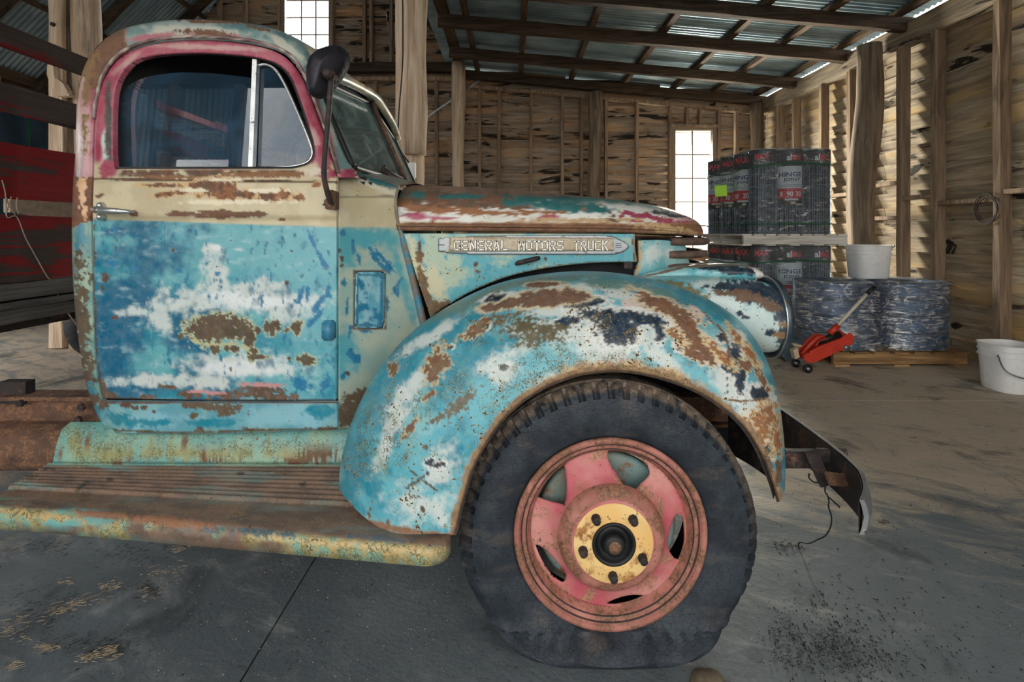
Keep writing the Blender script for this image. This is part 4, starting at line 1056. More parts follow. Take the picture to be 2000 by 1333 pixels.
def pf_hood(p):
    t = (p.y-(362+0.03*(p.x-790)))   # px below the silhouette
    p.base(C(216, 214, 200)); p.fade(C(232, 232, 224), 0, 1, 40, 0.4, 2, ax=(2, 1))
    p.lay(sstep(31, 20, t+7*p.nz(20, 5, (1.3, 1))), C(38, 104, 104), c2=C(70, 128, 124), freq=30)
    p.lay(sstep(16, 6, t+5*p.nz(40, 6, (3, 1))), C(150, 116, 92), rust=0.55, c2=C(120, 92, 76), freq=26)
    p.blobs(RUST, [(850, 387, 70, 14, 4), (800, 392, 40, 12), (900, 398, 50, 12, 6), (960, 392, 40, 12, 6), (1000, 402, 40, 8), (845, 405, 40, 8)], 0.7, 14, 0.18, 7, rust=0.75, c2=C(96, 84, 66), freq=14)
    p.blobs(C(40, 112, 112), [(820, 380, 16, 6), (1080, 400, 60, 12, 5), (1130, 405, 70, 10, 5), (1010, 395, 30, 9), (900, 384, 40, 5)], 0.6, 14, 0.25, 8)
    p.blobs(RUST_O, [(870, 410, 90, 6, 3), (960, 416, 70, 5), (1040, 414, 50, 4)], 1.0, 8, 0.18, 9, rust=0.55)
    p.lay(sstep(1240, 1330, p.x)*sstep(40, 20, t-0.16*np.clip(p.x-1240, 0, 200)), C(186, 184, 170), c2=C(160, 164, 152), freq=30)
    p.blobs(C(172, 52, 92), [(810, 422, 30, 7, 4), (1075, 425, 20, 6), (860, 426, 30, 3)], 0.5, 12, 0.3, 10)
    p.line(C(160, 46, 84), [(1210, 424), (1222, 416), (1236, 420), (1250, 424), (1262, 418), (1275, 426), (1290, 430)], 4, 0.7, 8, 11)
    p.blobs(C(162, 50, 88), [(1305, 434, 28, 8, 10), (1340, 436, 34, 8, 5), (1270, 424, 20, 5, 10), (1245, 431, 14, 4)], 0.8, 8, 0.2, 12)
    p.blobs(C(214, 176, 170), [(1330, 424, 26, 8, 10), (1370, 452, 20, 8, 20)], 0.6, 10, 0.3, 13)
    p.blobs(C(54, 66, 74), [(1290, 416, 20, 4, 6), (1320, 422, 24, 3, 6)], 0.7, 8, 0.3, 14)
    d = 448+0.02*np.clip(p.x-1000, 0, 400)*0.3
    p.lay(sstep(15, 10, np.abs(p.y-(d-2))+4*p.nz(16, 15, (3, 1))), C(186, 150, 106), rust=0.4, c2=C(150, 106, 72), freq=16)
    p.lay(sstep(9, 6, np.abs(p.y-(d-3))+3*p.nz(22, 16, (3, 1)))*sstep(-0.6, 0.0, p.nz(60, 19)+0.1), C(122, 80, 56), rust=0.75, c2=C(140, 92, 62), freq=12)
    p.blobs(TAN, [(1150, 430, 120, 4), (1300, 446, 60, 8, 8)], 0.9, 10, 0.3, 17, rust=0.2)
    p.fade(RUST_O, -0.85, 1.4, 7, 0.12, 18, rust=0.6, mask=(p.y > 395).astype(float))
    p.line(C(70, 50, 40), [(1185, 412), (1198, 420), (1206, 434)], 1.2, 0.3); p.line(C(70, 50, 40), [(1187, 426), (1191, 434), (1190, 424), (1197, 435), (1195, 424), (1203, 436)], 1.3, 0.3)
    p.line(C(64, 60, 60), [(789, 421), (794, 415)], 1.2, 0.2); p.line(C(64, 60, 60), [(793, 423), (798, 416)], 1.2, 0.2)
    p.fx[:, 2] = np.maximum(p.fx[:, 2], 0.3)
hood = mkp('bonnet', v, grid_faces(len(hs), nth+3), pf_hood, TR)
mp = [(-.42, 2.44-.578-.004, 1.268), (-.2, 2.44-.572-.005, 1.267), (0, 2.44-.555-.005, 1.265), (.2, 2.44-.535-.005, 1.263), (.4, 2.44-.505-.005, 1.260), (.55, 2.44-.465-.004, 1.255), (.65, 2.44-.42-.003, 1.250)]
mb = MB().tube(cr(mp, 10), 0.006, 8); mkp('bonnet_moulding', mb.v, mb.f, pf_hood, hood)
# ---- bonnet side with badge and latch
def side_depth(x, y): return 1.868+0.085*np.clip((x-785)/455, 0, 1.6)**1.3+0.004*np.clip((y-520)/100, 0, 1)
sp = np.vstack([[(788, 456), (1241, 457)], cr([(1241, 457), (1240, 480), (1245, 512)], 4)[1:], cr([(1245, 512), (1180, 513), (1120, 517), (1050, 527), (985, 543), (925, 568), (882, 592), (852, 611), (841, 622)], 5)[1:], cr([(841, 622), (834, 600), (812, 535), (797, 485)], 4)[1:]])
def pf_side(p):
    p.base(C(158, 186, 172)); p.fade(C(178, 196, 172), 0, 1, 60, 0.5, 2); p.fade(AQUA, -0.25, 1.2, 40, 0.35, 3)
    p.blobs(AQUA, [(1120, 505, 120, 10, -2), (1225, 500, 20, 20), (1200, 460, 50, 6), (1000, 525, 80, 14, -15), (950, 540, 50, 14, -30), (810, 470, 16, 14)], 0.6, 20, 0.4, 4)
    p.fade(C(60, 158, 184), -0.8, 1.4, 10, 0.2, 5, ax=(0.8, 1.3))
    p.blobs(C(206, 200, 164), [(815, 520, 14, 60, -15), (850, 560, 20, 40, -20)], 0.6, 16, 0.4, 6)
    p.blobs(C(104, 84, 62), [(824, 545, 8, 34, -12), (832, 585, 12, 30, -14), (845, 607, 18, 16), (818, 500, 7, 16), (865, 598, 14, 8, -30)], 0.7, 10, 0.16, 7, rust=0.8, c2=C(130, 100, 66), freq=10)
    p.blobs(RUST_D, [(929, 517, 4, 4), (933, 531, 4, 4), (1240, 500, 4, 14), (1238, 475, 3, 8), (1065, 507, 4, 4), (820, 480, 3, 10)], 0.7, 5, 0.15, 8, rust=0.8)
    p.line(C(150, 130, 100), [(1240, 458), (1239, 480), (1244, 511)], 2.5, 0.8, 8, rust=0.4)
    p.line(C(120, 110, 90), [(1240, 512), (1120, 516), (1050, 526), (985, 542), (925, 567), (882, 591)], 1.6, 0.7, 8)
    p.fx[:, 2] = np.maximum(p.fx[:, 2], 0.5)
hside = pxpanel('bonnet_side', sp, [], 3.0, side_depth, pf_side, TR, fl=0.02)
mirror_far(hside)
bp = np.vstack([[(856, 466), (868, 466), (868, 463), (912, 463), (912, 461)], cr([(912, 461), (1100, 459), (1185, 460), (1207, 466), (1222, 474), (1229, 482), (1222, 490), (1207, 496), (1185, 498), (1100, 498), (912, 498)], 5)[1:], [(912, 496), (872, 495), (872, 493), (856, 492)]])
rusty('badge_metal', C(168, 172, 174), C(146, 152, 158), C(110, 98, 84), 0.60, 0.72, 30, 0.38, 0.6)
badge = pxpanel('badge', bp, [], 3.0, lambda x, y: side_depth(x, y)-0.008, None, hside, fl=0.010, mat=M['badge_metal'], label='chrome name plate reading GENERAL MOTORS TRUCK')
simple('badge_face', C(198, 190, 172), 0.5, 0.3, 0.3, 60, 0.3, C(186, 166, 136))
rp = cr([(878, 464), (880, 463), (1196, 465), (1198, 467), (1198, 489), (1196, 491), (880, 492), (877, 490)], 3, True)
face = pxpanel('badge_panel', rp, [], 4.0, lambda x, y: side_depth(x, y)-0.0095, None, badge, fl=0.002, mat=M['badge_face'])
face.parent = hside
simple('letter_metal', C(214, 210, 198), 0.4, 0.5, 0.15, 80, 0.1)
simple('badge_groove', C(70, 62, 52), 0.8)
def px_text(body, x0, x1, y0, y1, depth, off, thick, mat, parent, name, offset=0.0, skew=0.0):
    q, f = text_geo(body, offset); px = x0+(x1-x0)*q[:, 0]+skew*q[:, 1]; py = y1+(y0-y1)*q[:, 1]
    Y = depth(px, py)-off
    v = np.stack([(px-1000)*Y/1000, Y, CH+(HY-py)*Y/1000], 1)
    f = [tuple(t)[::-1] for t in f]
    v, f = flange(v, f, (0, thick, 0))
    return mk(name, v, f, mat, parent)
# block capitals cast on the plate, stroke by stroke
GL = {'G': [(1, .86, .1, .86), (.12, .9, .12, .1), (.1, .12, 1, .12), (.88, .1, .88, .5), (.5, .46, 1, .46)], 'E': [(.12, 0, .12, 1), (.1, .88, 1, .88), (.1, .5, .85, .5), (.1, .12, 1, .12)],
      'N': [(.12, 0, .12, 1), (.88, 0, .88, 1), (.14, .95, .86, .05)], 'R': [(.12, 0, .12, 1), (.1, .88, .9, .88), (.88, .9, .88, .5), (.1, .48, .9, .48), (.45, .45, .92, .02)],
      'A': [(.12, 0, .42, .96), (.88, 0, .58, .96), (.25, .3, .75, .3), (.36, .9, .64, .9)], 'L': [(.12, 0, .12, 1), (.1, .12, 1, .12)], 'M': [(.11, 0, .11, 1), (.89, 0, .89, 1), (.13, .92, .5, .38), (.87, .92, .5, .38)],
      'O': [(.12, .1, .12, .9), (.88, .1, .88, .9), (.05, .12, .95, .12), (.05, .88, .95, .88)], 'T': [(.5, 0, .5, 1), (0, .88, 1, .88)], 'S': [(.05, .88, .98, .88), (.12, .9, .12, .5), (.05, .5, .95, .5), (.88, .5, .88, .1), (.02, .12, .95, .12)],
      'U': [(.12, .1, .12, 1), (.88, .1, .88, 1), (.05, .12, .95, .12)], 'C': [(.12, .1, .12, .9), (.05, .12, 1, .12), (.05, .88, 1, .88)], 'K': [(.12, 0, .12, 1), (.15, .45, .9, .98), (.35, .55, .92, .02)]}
def letter(ch, x0, x1, y0, y1, off, grow, mat, name):
    m = MB(); cx = (x0+x1)/2; yd = float(side_depth(np.array([cx]), np.array([480.]))[0])-off; k = yd/1000
    W_, H_ = (x1-x0)*k, (y1-y0)*k; ox = (x0-1000)*k; oz = CH+(HY-y1)*k; sw_ = 0.105*min(W_*1.25, H_)+grow
    for (a0, b0, a1, b1) in GL[ch]:
        A = Vector((ox+a0*W_, yd, oz+b0*H_)); B = Vector((ox+a1*W_, yd, oz+b1*H_)); d = (B-A); L_ = d.length; d.normalize(); n_ = Vector((-d.z, 0, d.x))
        m.obox((A+B)/2, d*(L_/2+grow), n_*sw_, Vector((0, 0.0012, 0)))
    return m.build(name, mat, hside)
for wd, x0, x1 in (('GENERAL', 886, 994), ('MOTORS', 1012, 1103), ('TRUCK', 1120, 1190)):
    pit_ = (x1-x0)/len(wd)
    for i, ch in enumerate(wd):
        letter(ch, x0+i*pit_, x0+(i+0.84)*pit_, 469.5, 490.0, 0.0100, 0.0014, M['badge_groove'], 'letter_outline')
        letter(ch, x0+i*pit_, x0+(i+0.84)*pit_, 469.5, 490.0, 0.0122, 0.0, M['letter_metal'], 'letter')
MB().obox(P(862, 478.5, 1.872-0.009), (0.012, 0, 0), (0, 0.001, 0), (0, 0, 0.0012)).build('badge_line', M['badge_groove'], hside)
for k in (476.5, 480, 483.5):
    MB().obox(P(1208, k, float(side_depth(np.array([1208.]), np.array([480.]))[0])-0.0088), (0.011, 0, 0), (0, 0.001, 0), (0, 0, 0.0011)).build('badge_line', M['badge_groove'], hside)
yl = float(side_depth(np.array([1030.]), np.array([510.]))[0])
mb = MB().tube([P(1008, 516, yl-0.012), P(1012, 514, yl-0.022), P(1045, 506, yl-0.026), P(1053, 504, yl-0.016)], [0.006, 0.009, 0.0095, 0.008], 8); mb.build('latch_handle', M['dark_iron'], hside, True)
# ---- radiator side sheet, grille and core
rs = np.array([(1247, 470), (1290, 469), (1337, 473), (1343, 498), (1349, 522), (1300, 528), (1254, 538), (1238, 546), (1240, 530), (1248, 512)], float)
def rs_depth(x, y): return 1.966+0.13*np.clip((x-1247)/100, -0.2, 1.2)**2
def pf_rad(p):
    p.base(C(108, 178, 186)); p.fade(C(156, 200, 200), 0, 1, 24, 0.4, 2); p.blobs(WHITE_, [(1275, 497, 16, 16), (1310, 495, 10, 8)], 0.5, 14, 0.4, 3); p.line(TAN, [(1248, 472), (1250, 512), (1240, 540)], 3, 0.8, 8, 5); p.fx[:, 2] = 0.4
o = pxpanel('radiator_side', rs, [], 3.0, rs_depth, pf_rad, TR, fl=0.02); mirror_far(o)
simple('grille_paint', C(120, 96, 82), 0.6, 0.1, 0.3, 30, 0.2, C(88, 74, 68))
for k in range(11):
    z = 1.205-0.052*k; s = 1-0.01*k
    path = cr([(.62*s, 2.02, z), (.72*s, 2.06, z), (.80*s, 2.13, z), (.845*s, 2.26, z), (.86*s, YC, z), (.845*s, 2*YC-2.26, z), (.80*s, 2*YC-2.13, z), (.72*s, 2*YC-2.06, z), (.62*s, 2*YC-2.02, z)], 5)
    vv = []; n = len(path); prof = [(0, -.016), (.012, -.012), (.018, 0), (.012, .012), (0, .016), (-.012, 0)]
    for i, q in enumerate(path):
        a_ = path[max(i-1, 0)]; b_ = path[min(i+1, n-1)]; d = Vector(b_-a_); nn = Vector((d.y, -d.x, 0)).normalized()
        for (r_, h_) in prof: vv.append((q[0]+nn.x*r_, q[1]+nn.y*r_, q[2]+h_))
    mk('grille_bar', vv, grid_faces(n, len(prof), True), M['grille_paint'], TR, True)
MB().box((0.50, 2.08, 0.45), (0.66, 2*YC-2.08, 1.215)).build('radiator', M['matte_black'], TR)
MB().box((-0.40, 2.10, 0.42), (0.48, 2*YC-2.10, 1.20)).build('engine_light_block', M['matte_black'], TR)  # plain dark box added under the bonnet to block light
m_ = MB().box((-0.44, 1.99, 0.45), (0.50, 2.01, 1.225)); m_.box((0.50, 1.99, 0.40), (0.86, 2.01, 1.0)); m_.build('guard_light_block', M['matte_black'], TR)  # dark panel added behind the wheel to stop light showing through
MB().box((-0.46, 1.96, 0.5), (-0.43, 2*YC-1.96, 1.36)).build('firewall', M['matte_black'], TR)
a = P(1225, 518, 1.93); MB().box((a[0]-0.015, 1.91, a[2]-0.012), (a[0]+0.015, 1.94, a[2]+0.012)).build('bracket', M['dark_iron'], TR)
# ---- front mudguard
ST = [((884, 1046), (662, 958)), ((894, 1000), (664, 915)), ((905, 960), (672, 875)), ((921, 912), (685, 830)), ((946, 864), (704, 785)), ((976, 821), (730, 737)), ((1016, 783), (766, 688)), ((1066, 752), (812, 642)),
      ((1124, 730), (880, 597)), ((1165, 723), (965, 558)), ((1203, 721), (1060, 537)), ((1245, 725), (1160, 531)), ((1290, 735), (1262, 543)), ((1340, 752), (1352, 571)), ((1385, 774), (1422, 608)), ((1428, 805), (1472, 658)),
      ((1462, 840), (1503, 717)), ((1487, 880), (1521, 781)), ((1505, 922), (1530, 845)), ((1517, 955), (1534, 905)), ((1524, 980), (1533, 956))]
Lr = cr([a for a, b in ST], 14); Sr = cr([b for a, b in ST], 14); nt = len(Lr); tt = np.linspace(0, 20, nt)
YL = np.interp(tt, [0, 4, 8, 12, 16, 20], [1.375, 1.385, 1.41, 1.42, 1.43, 1.45]); YS = np.interp(tt, [0, 5, 9, 12, 15, 20], [1.585, 1.63, 1.70, 1.72, 1.69, 1.60])
wc = np.array([1193., 1046.])
kk = np.concatenate([np.linspace(0, 0.7, 48, endpoint=False), np.sin(np.linspace(math.asin(0.7), math.pi/2, 46))])
FV = []; nk = len(kk)
for i in range(nt):
    L, S = Lr[i], Sr[i]; din = wc-L; din = din/np.hypot(*din); row = []
    row.append(P(*(L+din*7), YL[i]+0.055)); row.append(P(*(L+din*5), YL[i]+0.022)); row.append(P(*(L+din*2.0), YL[i]+0.004))
    for k in kk:
        Y = YL[i]+(YS[i]-YL[i])*(1-math.sqrt(max(0, 1-k*k))); q = L+(S-L)*k
        if tt[i] < 3.5: q = q+np.array([0, 42*math.sin(math.pi*k**1.35)*(1-tt[i]/3.5)**2])
        row.append(P(q[0], q[1], Y))
    e = np.array(row[-1]); di = np.array([e[0]-0.284, 0, e[2]-0.371]); di /= np.linalg.norm(di)
    for m_ in range(1, 15):
        g_ = m_/14; row.append(tuple(e+np.array([0, 0.27*g_, 0])-di*0.05*g_*g_))
    FV += row
nrow = 3+nk+14
def pf_fender(p):
    p.base(C(70, 166, 186)); p.fade(C(124, 190, 200), 0.0, 1.1, 60, 0.5, 2); p.fade(BLUE, -0.1, 1.1, 46, 0.35, 3)
    p.blobs(C(26, 136, 158), [(760, 760, 40, 100, 35, 0.7), (700, 900, 24, 90, 10), (840, 660, 60, 24, -35), (900, 700, 40, 20, -30, 0.5), (940, 610, 60, 16, -25), (880, 880, 30, 70, 20, 0.6), (730, 960, 50, 20, 30, 0.6), (960, 690, 50, 30, 0, 0.4)], 0.6, 34, 0.45, 4)
    p.blobs(C(96, 182, 196), [(1000, 760, 120, 50, -30), (1300, 740, 60, 30, 20), (1250, 690, 30, 40), (1400, 770, 60, 30, 40), (1330, 780, 70, 20, 20), (820, 960, 60, 80, 0, 0.6)], 0.6, 30, 0.4, 5)
    p.blobs(WHITE_, [(845, 655, 75, 11, -32), (800, 760, 16, 70, 38), (770, 830, 14, 60, 30), (750, 880, 16, 40, 20), (985, 722, 30, 26, -20), (1040, 640, 40, 16, -10), (1110, 650, 60, 26, 10), (1180, 690, 80, 22, 10), (1240, 660, 30, 50, 30), (1290, 700, 60, 16, 40),
                         (1330, 650, 60, 20, 40), (1390, 690, 70, 20, 40), (1420, 740, 50, 26, 60), (1460, 800, 40, 24, 70), (1150, 560, 90, 8, -2), (1220, 580, 60, 12, 20), (980, 590, 60, 10, -20), (1080, 610, 50, 12, 0), (830, 990, 60, 30, 10, 0.5), (860, 920, 26, 40, 0, 0.5), (1130, 730, 60, 9, -8, 0.6), (1000, 690, 60, 12, -30, 0.5)], 0.6, 22, 0.45, 6)
    p.blobs(C(216, 196, 186), [(1240, 600, 24, 14, 20), (1310, 622, 20, 7, 30), (1360, 610, 20, 8, 40)], 0.5, 12, 0.3, 7)
    p.blobs(C(92, 138, 134), [(930, 585, 80, 14, -24), (1060, 548, 120, 9, -6), (1200, 556, 70, 10, 6), (860, 612, 40, 10, -32), (1290, 575, 40, 10, 20), (1230, 560, 50, 8, 8)], 0.5, 18, 0.4, 8)
    p.blobs(C(60, 158, 184), [(1000, 546, 60, 5, -12), (1120, 532, 100, 5, -2), (930, 572, 30, 5, -26)], 0.6, 12, 0.4, 9)
    # dark blue undercoat showing through
    p.blobs(NAVY, [(1205, 645, 40, 30, 0), (1195, 620, 55, 14, 5), (1250, 622, 40, 14, 10), (1285, 640, 10, 26, -10), (1110, 628, 26, 8, -10), (1140, 592, 40, 9, -8), (970, 583, 24, 8, -10), (1335, 680, 16, 10, 30), (1435, 700, 14, 34, 8), (1447, 740, 10, 30, 5), (1485, 770, 22, 14, 20), (1425, 720, 20, 8, 30),
                       (945, 638, 10, 7, -30), (920, 655, 8, 5), (985, 718, 8, 7), (855, 908, 14, 5, -12), (840, 903, 6, 9, 60), (1410, 660, 10, 8), (880, 678, 6, 4), (1500, 880, 12, 14)], 0.6, 11, 0.14, 10, c2=C(30, 54, 76), freq=14, halo=(C(226, 228, 222), 0.42))
    # rust
    p.blobs(C(122, 86, 66), [(1065, 583, 66, 16, -6), (1000, 592, 30, 10, -14), (1110, 580, 40, 12, -2), (1055, 556, 34, 5, -2), (960, 600, 24, 8, -10)], 0.5, 14, 0.12, 11, halo=(C(214, 200, 168), 0.22), rust=0.8, c2=C(104, 76, 62), freq=16)
    p.blobs(C(134, 88, 60), [(1300, 600, 56, 13, 24), (1340, 635, 44, 12, 48), (1362, 668, 46, 13, 52), (1385, 695, 20, 7, 50), (1355, 688, 24, 12, 35)], 0.75, 10, 0.14, 12, halo=(C(226, 206, 172), 0.30), rust=0.75, c2=C(112, 78, 58), freq=12)
    p.blobs(RUST, [(855, 708, 18, 26, 35), (845, 735, 10, 16, 30), (770, 720, 6, 12, 20), (930, 640, 30, 7, -32), (925, 650, 18, 8, -20), (1455, 712, 13, 11, 40), (1490, 742, 6, 22, -30), (760, 715, 5, 8), (800, 838, 6, 20, 40), (840, 772, 14, 5, -30)], 0.8, 9, 0.14, 13, halo=(C(206, 190, 150), 0.2), rust=0.8)
    p.blobs(RUST_O, [(1490, 830, 26, 24, 0), (1500, 800, 14, 12), (1405, 690, 30, 8, 45), (1440, 660, 24, 6, 50), (1465, 690, 24, 7, 55), (1320, 655, 20, 7, 40), (1515, 860, 10, 26), (1480, 860, 12, 10)], 1.2, 6, 0.2, 14, halo=(C(230, 206, 160), 0.35), rust=0.5)
    p.line(C(120, 80, 56), [(1400, 634), (1415, 652), (1424, 680), (1422, 700)], 2.6, 0.4, 8, rust=0.7)
    p.line(C(120, 86, 60), [(1375, 610), (1392, 632)], 1.6, 0.3); p.line(C(124, 92, 66), [(1422, 782), (1450, 784), (1495, 780)], 2.0, 0.5, 8, rust=0.6); p.line(C(40, 70, 90), [(1420, 720), (1421, 770)], 0.9, 0.3)
    p.line(C(86, 76, 52), [(800, 918), (825, 938), (853, 959)], 2.2, 0.5, 6, rust=0.6); p.line(C(40, 60, 70), [(836, 925), (815, 940), (793, 955)], 3, 1.0, 6)
    p.blobs(C(70, 64, 48), [(825, 995, 4, 7, -25), (831, 874, 6, 4)], 0.3, 6, 0.2, 16, rust=0.8)
    for pts in ([(793, 964), (797, 970), (799, 964), (803, 976), (808, 966), (812, 972), (822, 970)],): p.line(C(30, 40, 50), pts, 1.0, 0.2)
    # crackle zones
    f = np.full(len(p.x), 0.0)
    for (cx, cy, rx, ry, a) in ((735, 850, 60, 110, 20), (770, 880, 40, 70, 30), (1050, 720, 110, 50, -30), (980, 770, 70, 40, -40), (1190, 705, 110, 24, 0), (960, 650, 60, 30, -20), (1050, 660, 70, 40, 0), (880, 760, 60, 50, -30), (1380, 790, 60, 30, 40), (1480, 900, 40, 60, 0), (830, 790, 40, 50, 30), (1300, 735, 80, 14, 14)):
        a = math.radians(a); dx, dy = p.x-cx, p.y-cy; u_ = (dx*math.cos(a)+dy*math.sin(a))/rx; v_ = (-dx*math.sin(a)+dy*math.cos(a))/ry
        f = np.maximum(f, np.clip(1.25-np.hypot(u_, v_), 0, 1))
    p.fx[:, 1] = np.maximum(p.fx[:, 1], f*0.8)
    p.lay(f*0.35*sstep(0, 0.5, p.nz(22, 18)), C(150, 176, 132))
    p.blobs(OLIVE, [(1020, 640, 30, 22), (1060, 650, 40, 16), (1040, 665, 26, 14), (980, 625, 24, 10, -20), (900, 790, 30, 12, -40), (860, 815, 24, 8, -35), (1090, 640, 16, 10)], 1.5, 5, 0.2, 19, rust=0.4)
    # rusty wheel-opening edge
    d, _ = seg_dist(np.stack([p.x, p.y], 1), Lr, closed=False)
    p.lay(sstep(26, 8, d+10*p.nz(18, 20))*sstep(1000, 1120, p.x)*sstep(1440, 1320, p.x), C(206, 176, 122), c2=C(176, 132, 92), freq=9, rust=0.25)
    p.lay(sstep(12, 5, d+4*p.nz(12, 21)), C(140, 110, 82), rust=0.6, c2=C(176, 142, 100), freq=10)
    b_, _ = seg_dist(np.stack([p.x, p.y], 1), np.array([(660, 960), (668, 990), (700, 1016), (760, 1033), (884, 1050)], float), closed=False)
    p.lay(sstep(9, 3, b_+4*p.nz(10, 22)), C(150, 108, 78), rust=0.6)
    p.blobs(RUST_D, [(690, 990, 3, 5), (722, 1006, 4, 4), (760, 1020, 4, 4), (1520, 920, 6, 30), (1500, 905, 6, 16, -20)], 0.8, 6, 0.2, 23, rust=0.7)
    p.fx[:, 2] = np.maximum(p.fx[:, 2], 0.45+0.4*sstep(-0.1, 0.5, p.nz(40, 25)))
fender = mkp('mudguard', FV, grid_faces(nt, nrow), pf_fender, TR)
FVn = np.array(FV); ctr = np.array([0.284, 0, 0.371]); liner = FVn.copy(); d_ = FVn-ctr; d_[:, 1] = 0; d_ /= np.linalg.norm(d_, axis=1)[:, None]
liner = FVn-d_*0.012+np.array([0, 0.016, 0])
Lf = [f for f in grid_faces(nt, nrow) if (f[0] % nrow) >= 3]
mk('mudguard_liner', liner, [f[::-1] for f in Lf], M['dark_iron'], TR, True)
mirror_far(fender)
rusty('bezel', C(28, 42, 58), C(74, 88, 98), C(70, 62, 58), 0.55, 0.65, 14, 0.3, 0.2)
# ---- headlamp pod, bezel, lens and the marker lamp on top
def pod(name, secs, yc, pf, n=120, per=18, parent=TR):
    s = cr(secs, per); v = []
    for (X, zt, zb, ry) in s:
        for k in range(n):
            a = 2*math.pi*k/n; v.append((X, yc-ry*math.cos(a), (zt+zb)/2+(zt-zb)/2*math.sin(a)))
    f = grid_faces(len(s), n, True); f.append(tuple(range(n))[::-1]); f.append(tuple((len(s)-1)*n+k for k in range(n)))
    return mkp(name, v, f, pf, parent)
def pf_pod(p):
    p.base(C(120, 188, 196)); p.fade(C(186, 212, 208), 0, 1, 40, 0.4, 2); p.blobs(AQUA, [(1330, 560, 90, 12, 6), (1290, 556, 50, 8)], 0.5, 20, 0.3, 3)
    p.blobs(C(204, 220, 216), [(1430, 610, 60, 40, 30), (1500, 660, 50, 40, 0), (1390, 555, 40, 10)], 0.5, 24, 0.35, 4)
    p.blobs(NAVY, [(1480, 570, 66, 20, 8), (1420, 560, 40, 8, 4), (1530, 600, 24, 36, 0), (1500, 585, 40, 18, 20), (1540, 640, 14, 30), (1505, 650, 10, 8), (1530, 670, 12, 10), (1445, 612, 6, 4), (1460, 620, 8, 3)], 0.75, 12, 0.12, 5, c2=C(32, 54, 76), freq=12)
    p.blobs(C(112, 88, 70), [(1460, 580, 56, 10, 14), (1420, 573, 34, 6, 8), (1500, 595, 30, 10, 20)], 0.7, 12, 0.16, 6, rust=0.7)
    p.blobs(C(120, 116, 82), [(1300, 553, 50, 5, 4), (1340, 568, 40, 8, 12), (1370, 580, 20, 8, 30)], 0.9, 7, 0.15, 7, rust=0.5, crack=0.4)
    p.fade(NAVY, -1.15, 1.5, 7, 0.1, 8, ax=(0.7, 1.3), mask=(p.x > 1400).astype(float))
    p.blobs(C(150, 112, 70), [(1535, 635, 14, 5), (1525, 655, 14, 6)], 0.5, 8, 0.2, 9, rust=0.5); p.fx[:, 2] = 0.4
pod('headlamp', [(.408, 1.066, 1.060, .004), (.47, 1.076, 1.040, .040), (.56, 1.080, .995, .080), (.66, 1.081, .940, .112), (.76, 1.078, .880, .134), (.84, 1.073, .832, .145), (.90, 1.064, .806, .148), (.938, 1.056, .803, .145)], 1.89, pf_pod)
HL = Vector((0.94, 1.89, 0.93))
mb = MB().lathe([(.128, -.004), (.146, -.004), (.150, .008), (.146, .022), (.130, .030), (.120, .026)], HL, (1, 0, 0), 56); mb.build('headlamp_bezel', M['bezel'], TR, True)
mb = MB().tube([HL+Vector((-.001, .1475*math.cos(t), .1475*math.sin(t))) for t in np.linspace(0, 2*math.pi, 64, endpoint=False)], .0035, 8, True); mb.build('headlamp_trim', M['chrome_old'], TR, True)
mb = MB().lathe([(.124, .02), (.118, .034), (.09, .046), (.05, .053), (0.002, .055)], HL, (1, 0, 0), 48); mb.build('headlamp_lens', M['lens_white'], TR, True)
def pf_mark(p):
    p.base(AQUA); p.fade(C(150, 204, 208), 0, 1, 20, 0.4, 2); p.blobs(NAVY, [(1440, 528, 40, 10, 2), (1400, 522, 40, 5, -4), (1465, 530, 20, 10)], 0.6, 10, 0.2, 3); p.line(C(120, 104, 84), [(1250, 543), (1340, 521), (1440, 516), (1475, 525), (1482, 545)], 2.5, 0.7, 8, rust=0.4)
pod('marker_lamp', [(.462, 1.074, 1.064, .004), (.55, 1.098, 1.060, .028), (.66, 1.116, 1.060, .048), (.78, 1.124, 1.060, .057), (.86, 1.120, 1.060, .056), (.90, 1.108, 1.060, .052)], 1.94, pf_mark)
s_ = pod('marker_lens', [(.896, 1.112, 1.062, .050), (.915, 1.108, 1.063, .047), (.935, 1.098, 1.066, .036), (.945, 1.088, 1.070, .020)], 1.94, lambda p: p.base(C(230, 224, 212)))
s_.data.materials.clear(); s_.data.materials.append(M['lens_white'])
# far headlamp
for src in [o for o in TR.children if o.name.split('.')[0] in ('headlamp', 'headlamp_trim', 'headlamp_bezel', 'headlamp_lens', 'marker_lamp', 'marker_lens')]: mirror_far(src)
# ---- running board: sloping apron, ribbed tread, rolled outer edge
XA, XB = -1.55, -0.17; nX = 240; v = []
def rb_profile(X):
    k = (X-XA)/(XB-XA); zi, zo = 0.462, 0.447-0.035*k; yi, yo = 1.725, 1.492-0.132*k
    out = [(1.80, 0.575), (1.765, 0.565), (1.745, 0.53), (1.735, 0.49), (1.730, 0.468)]
    m = 90; tread_end = 0.70
    for i in range(m+1):
        s = i/m; y = yi+(yo-yi)*s*0.93; z = zi+(zo-zi)*s
        if 0.03 < s < tread_end: z += 0.0095*(0.5-0.5*math.cos(2*math.pi*(s-0.03)/(tread_end-0.03)*9))**0.8
        out.append((y, z))
    for a in range(1, 9):
        t = a/8*math.pi*0.55; w_ = (yi-yo)*0.07+0.012
        out.append((yo+(yi-yo)*0.07-w_*math.sin(t), zo-0.030*(1-math.cos(t))))
    y, z = out[-1]; out += [(y+0.004, z-0.025), (y+0.02, z-0.03)]
    return out
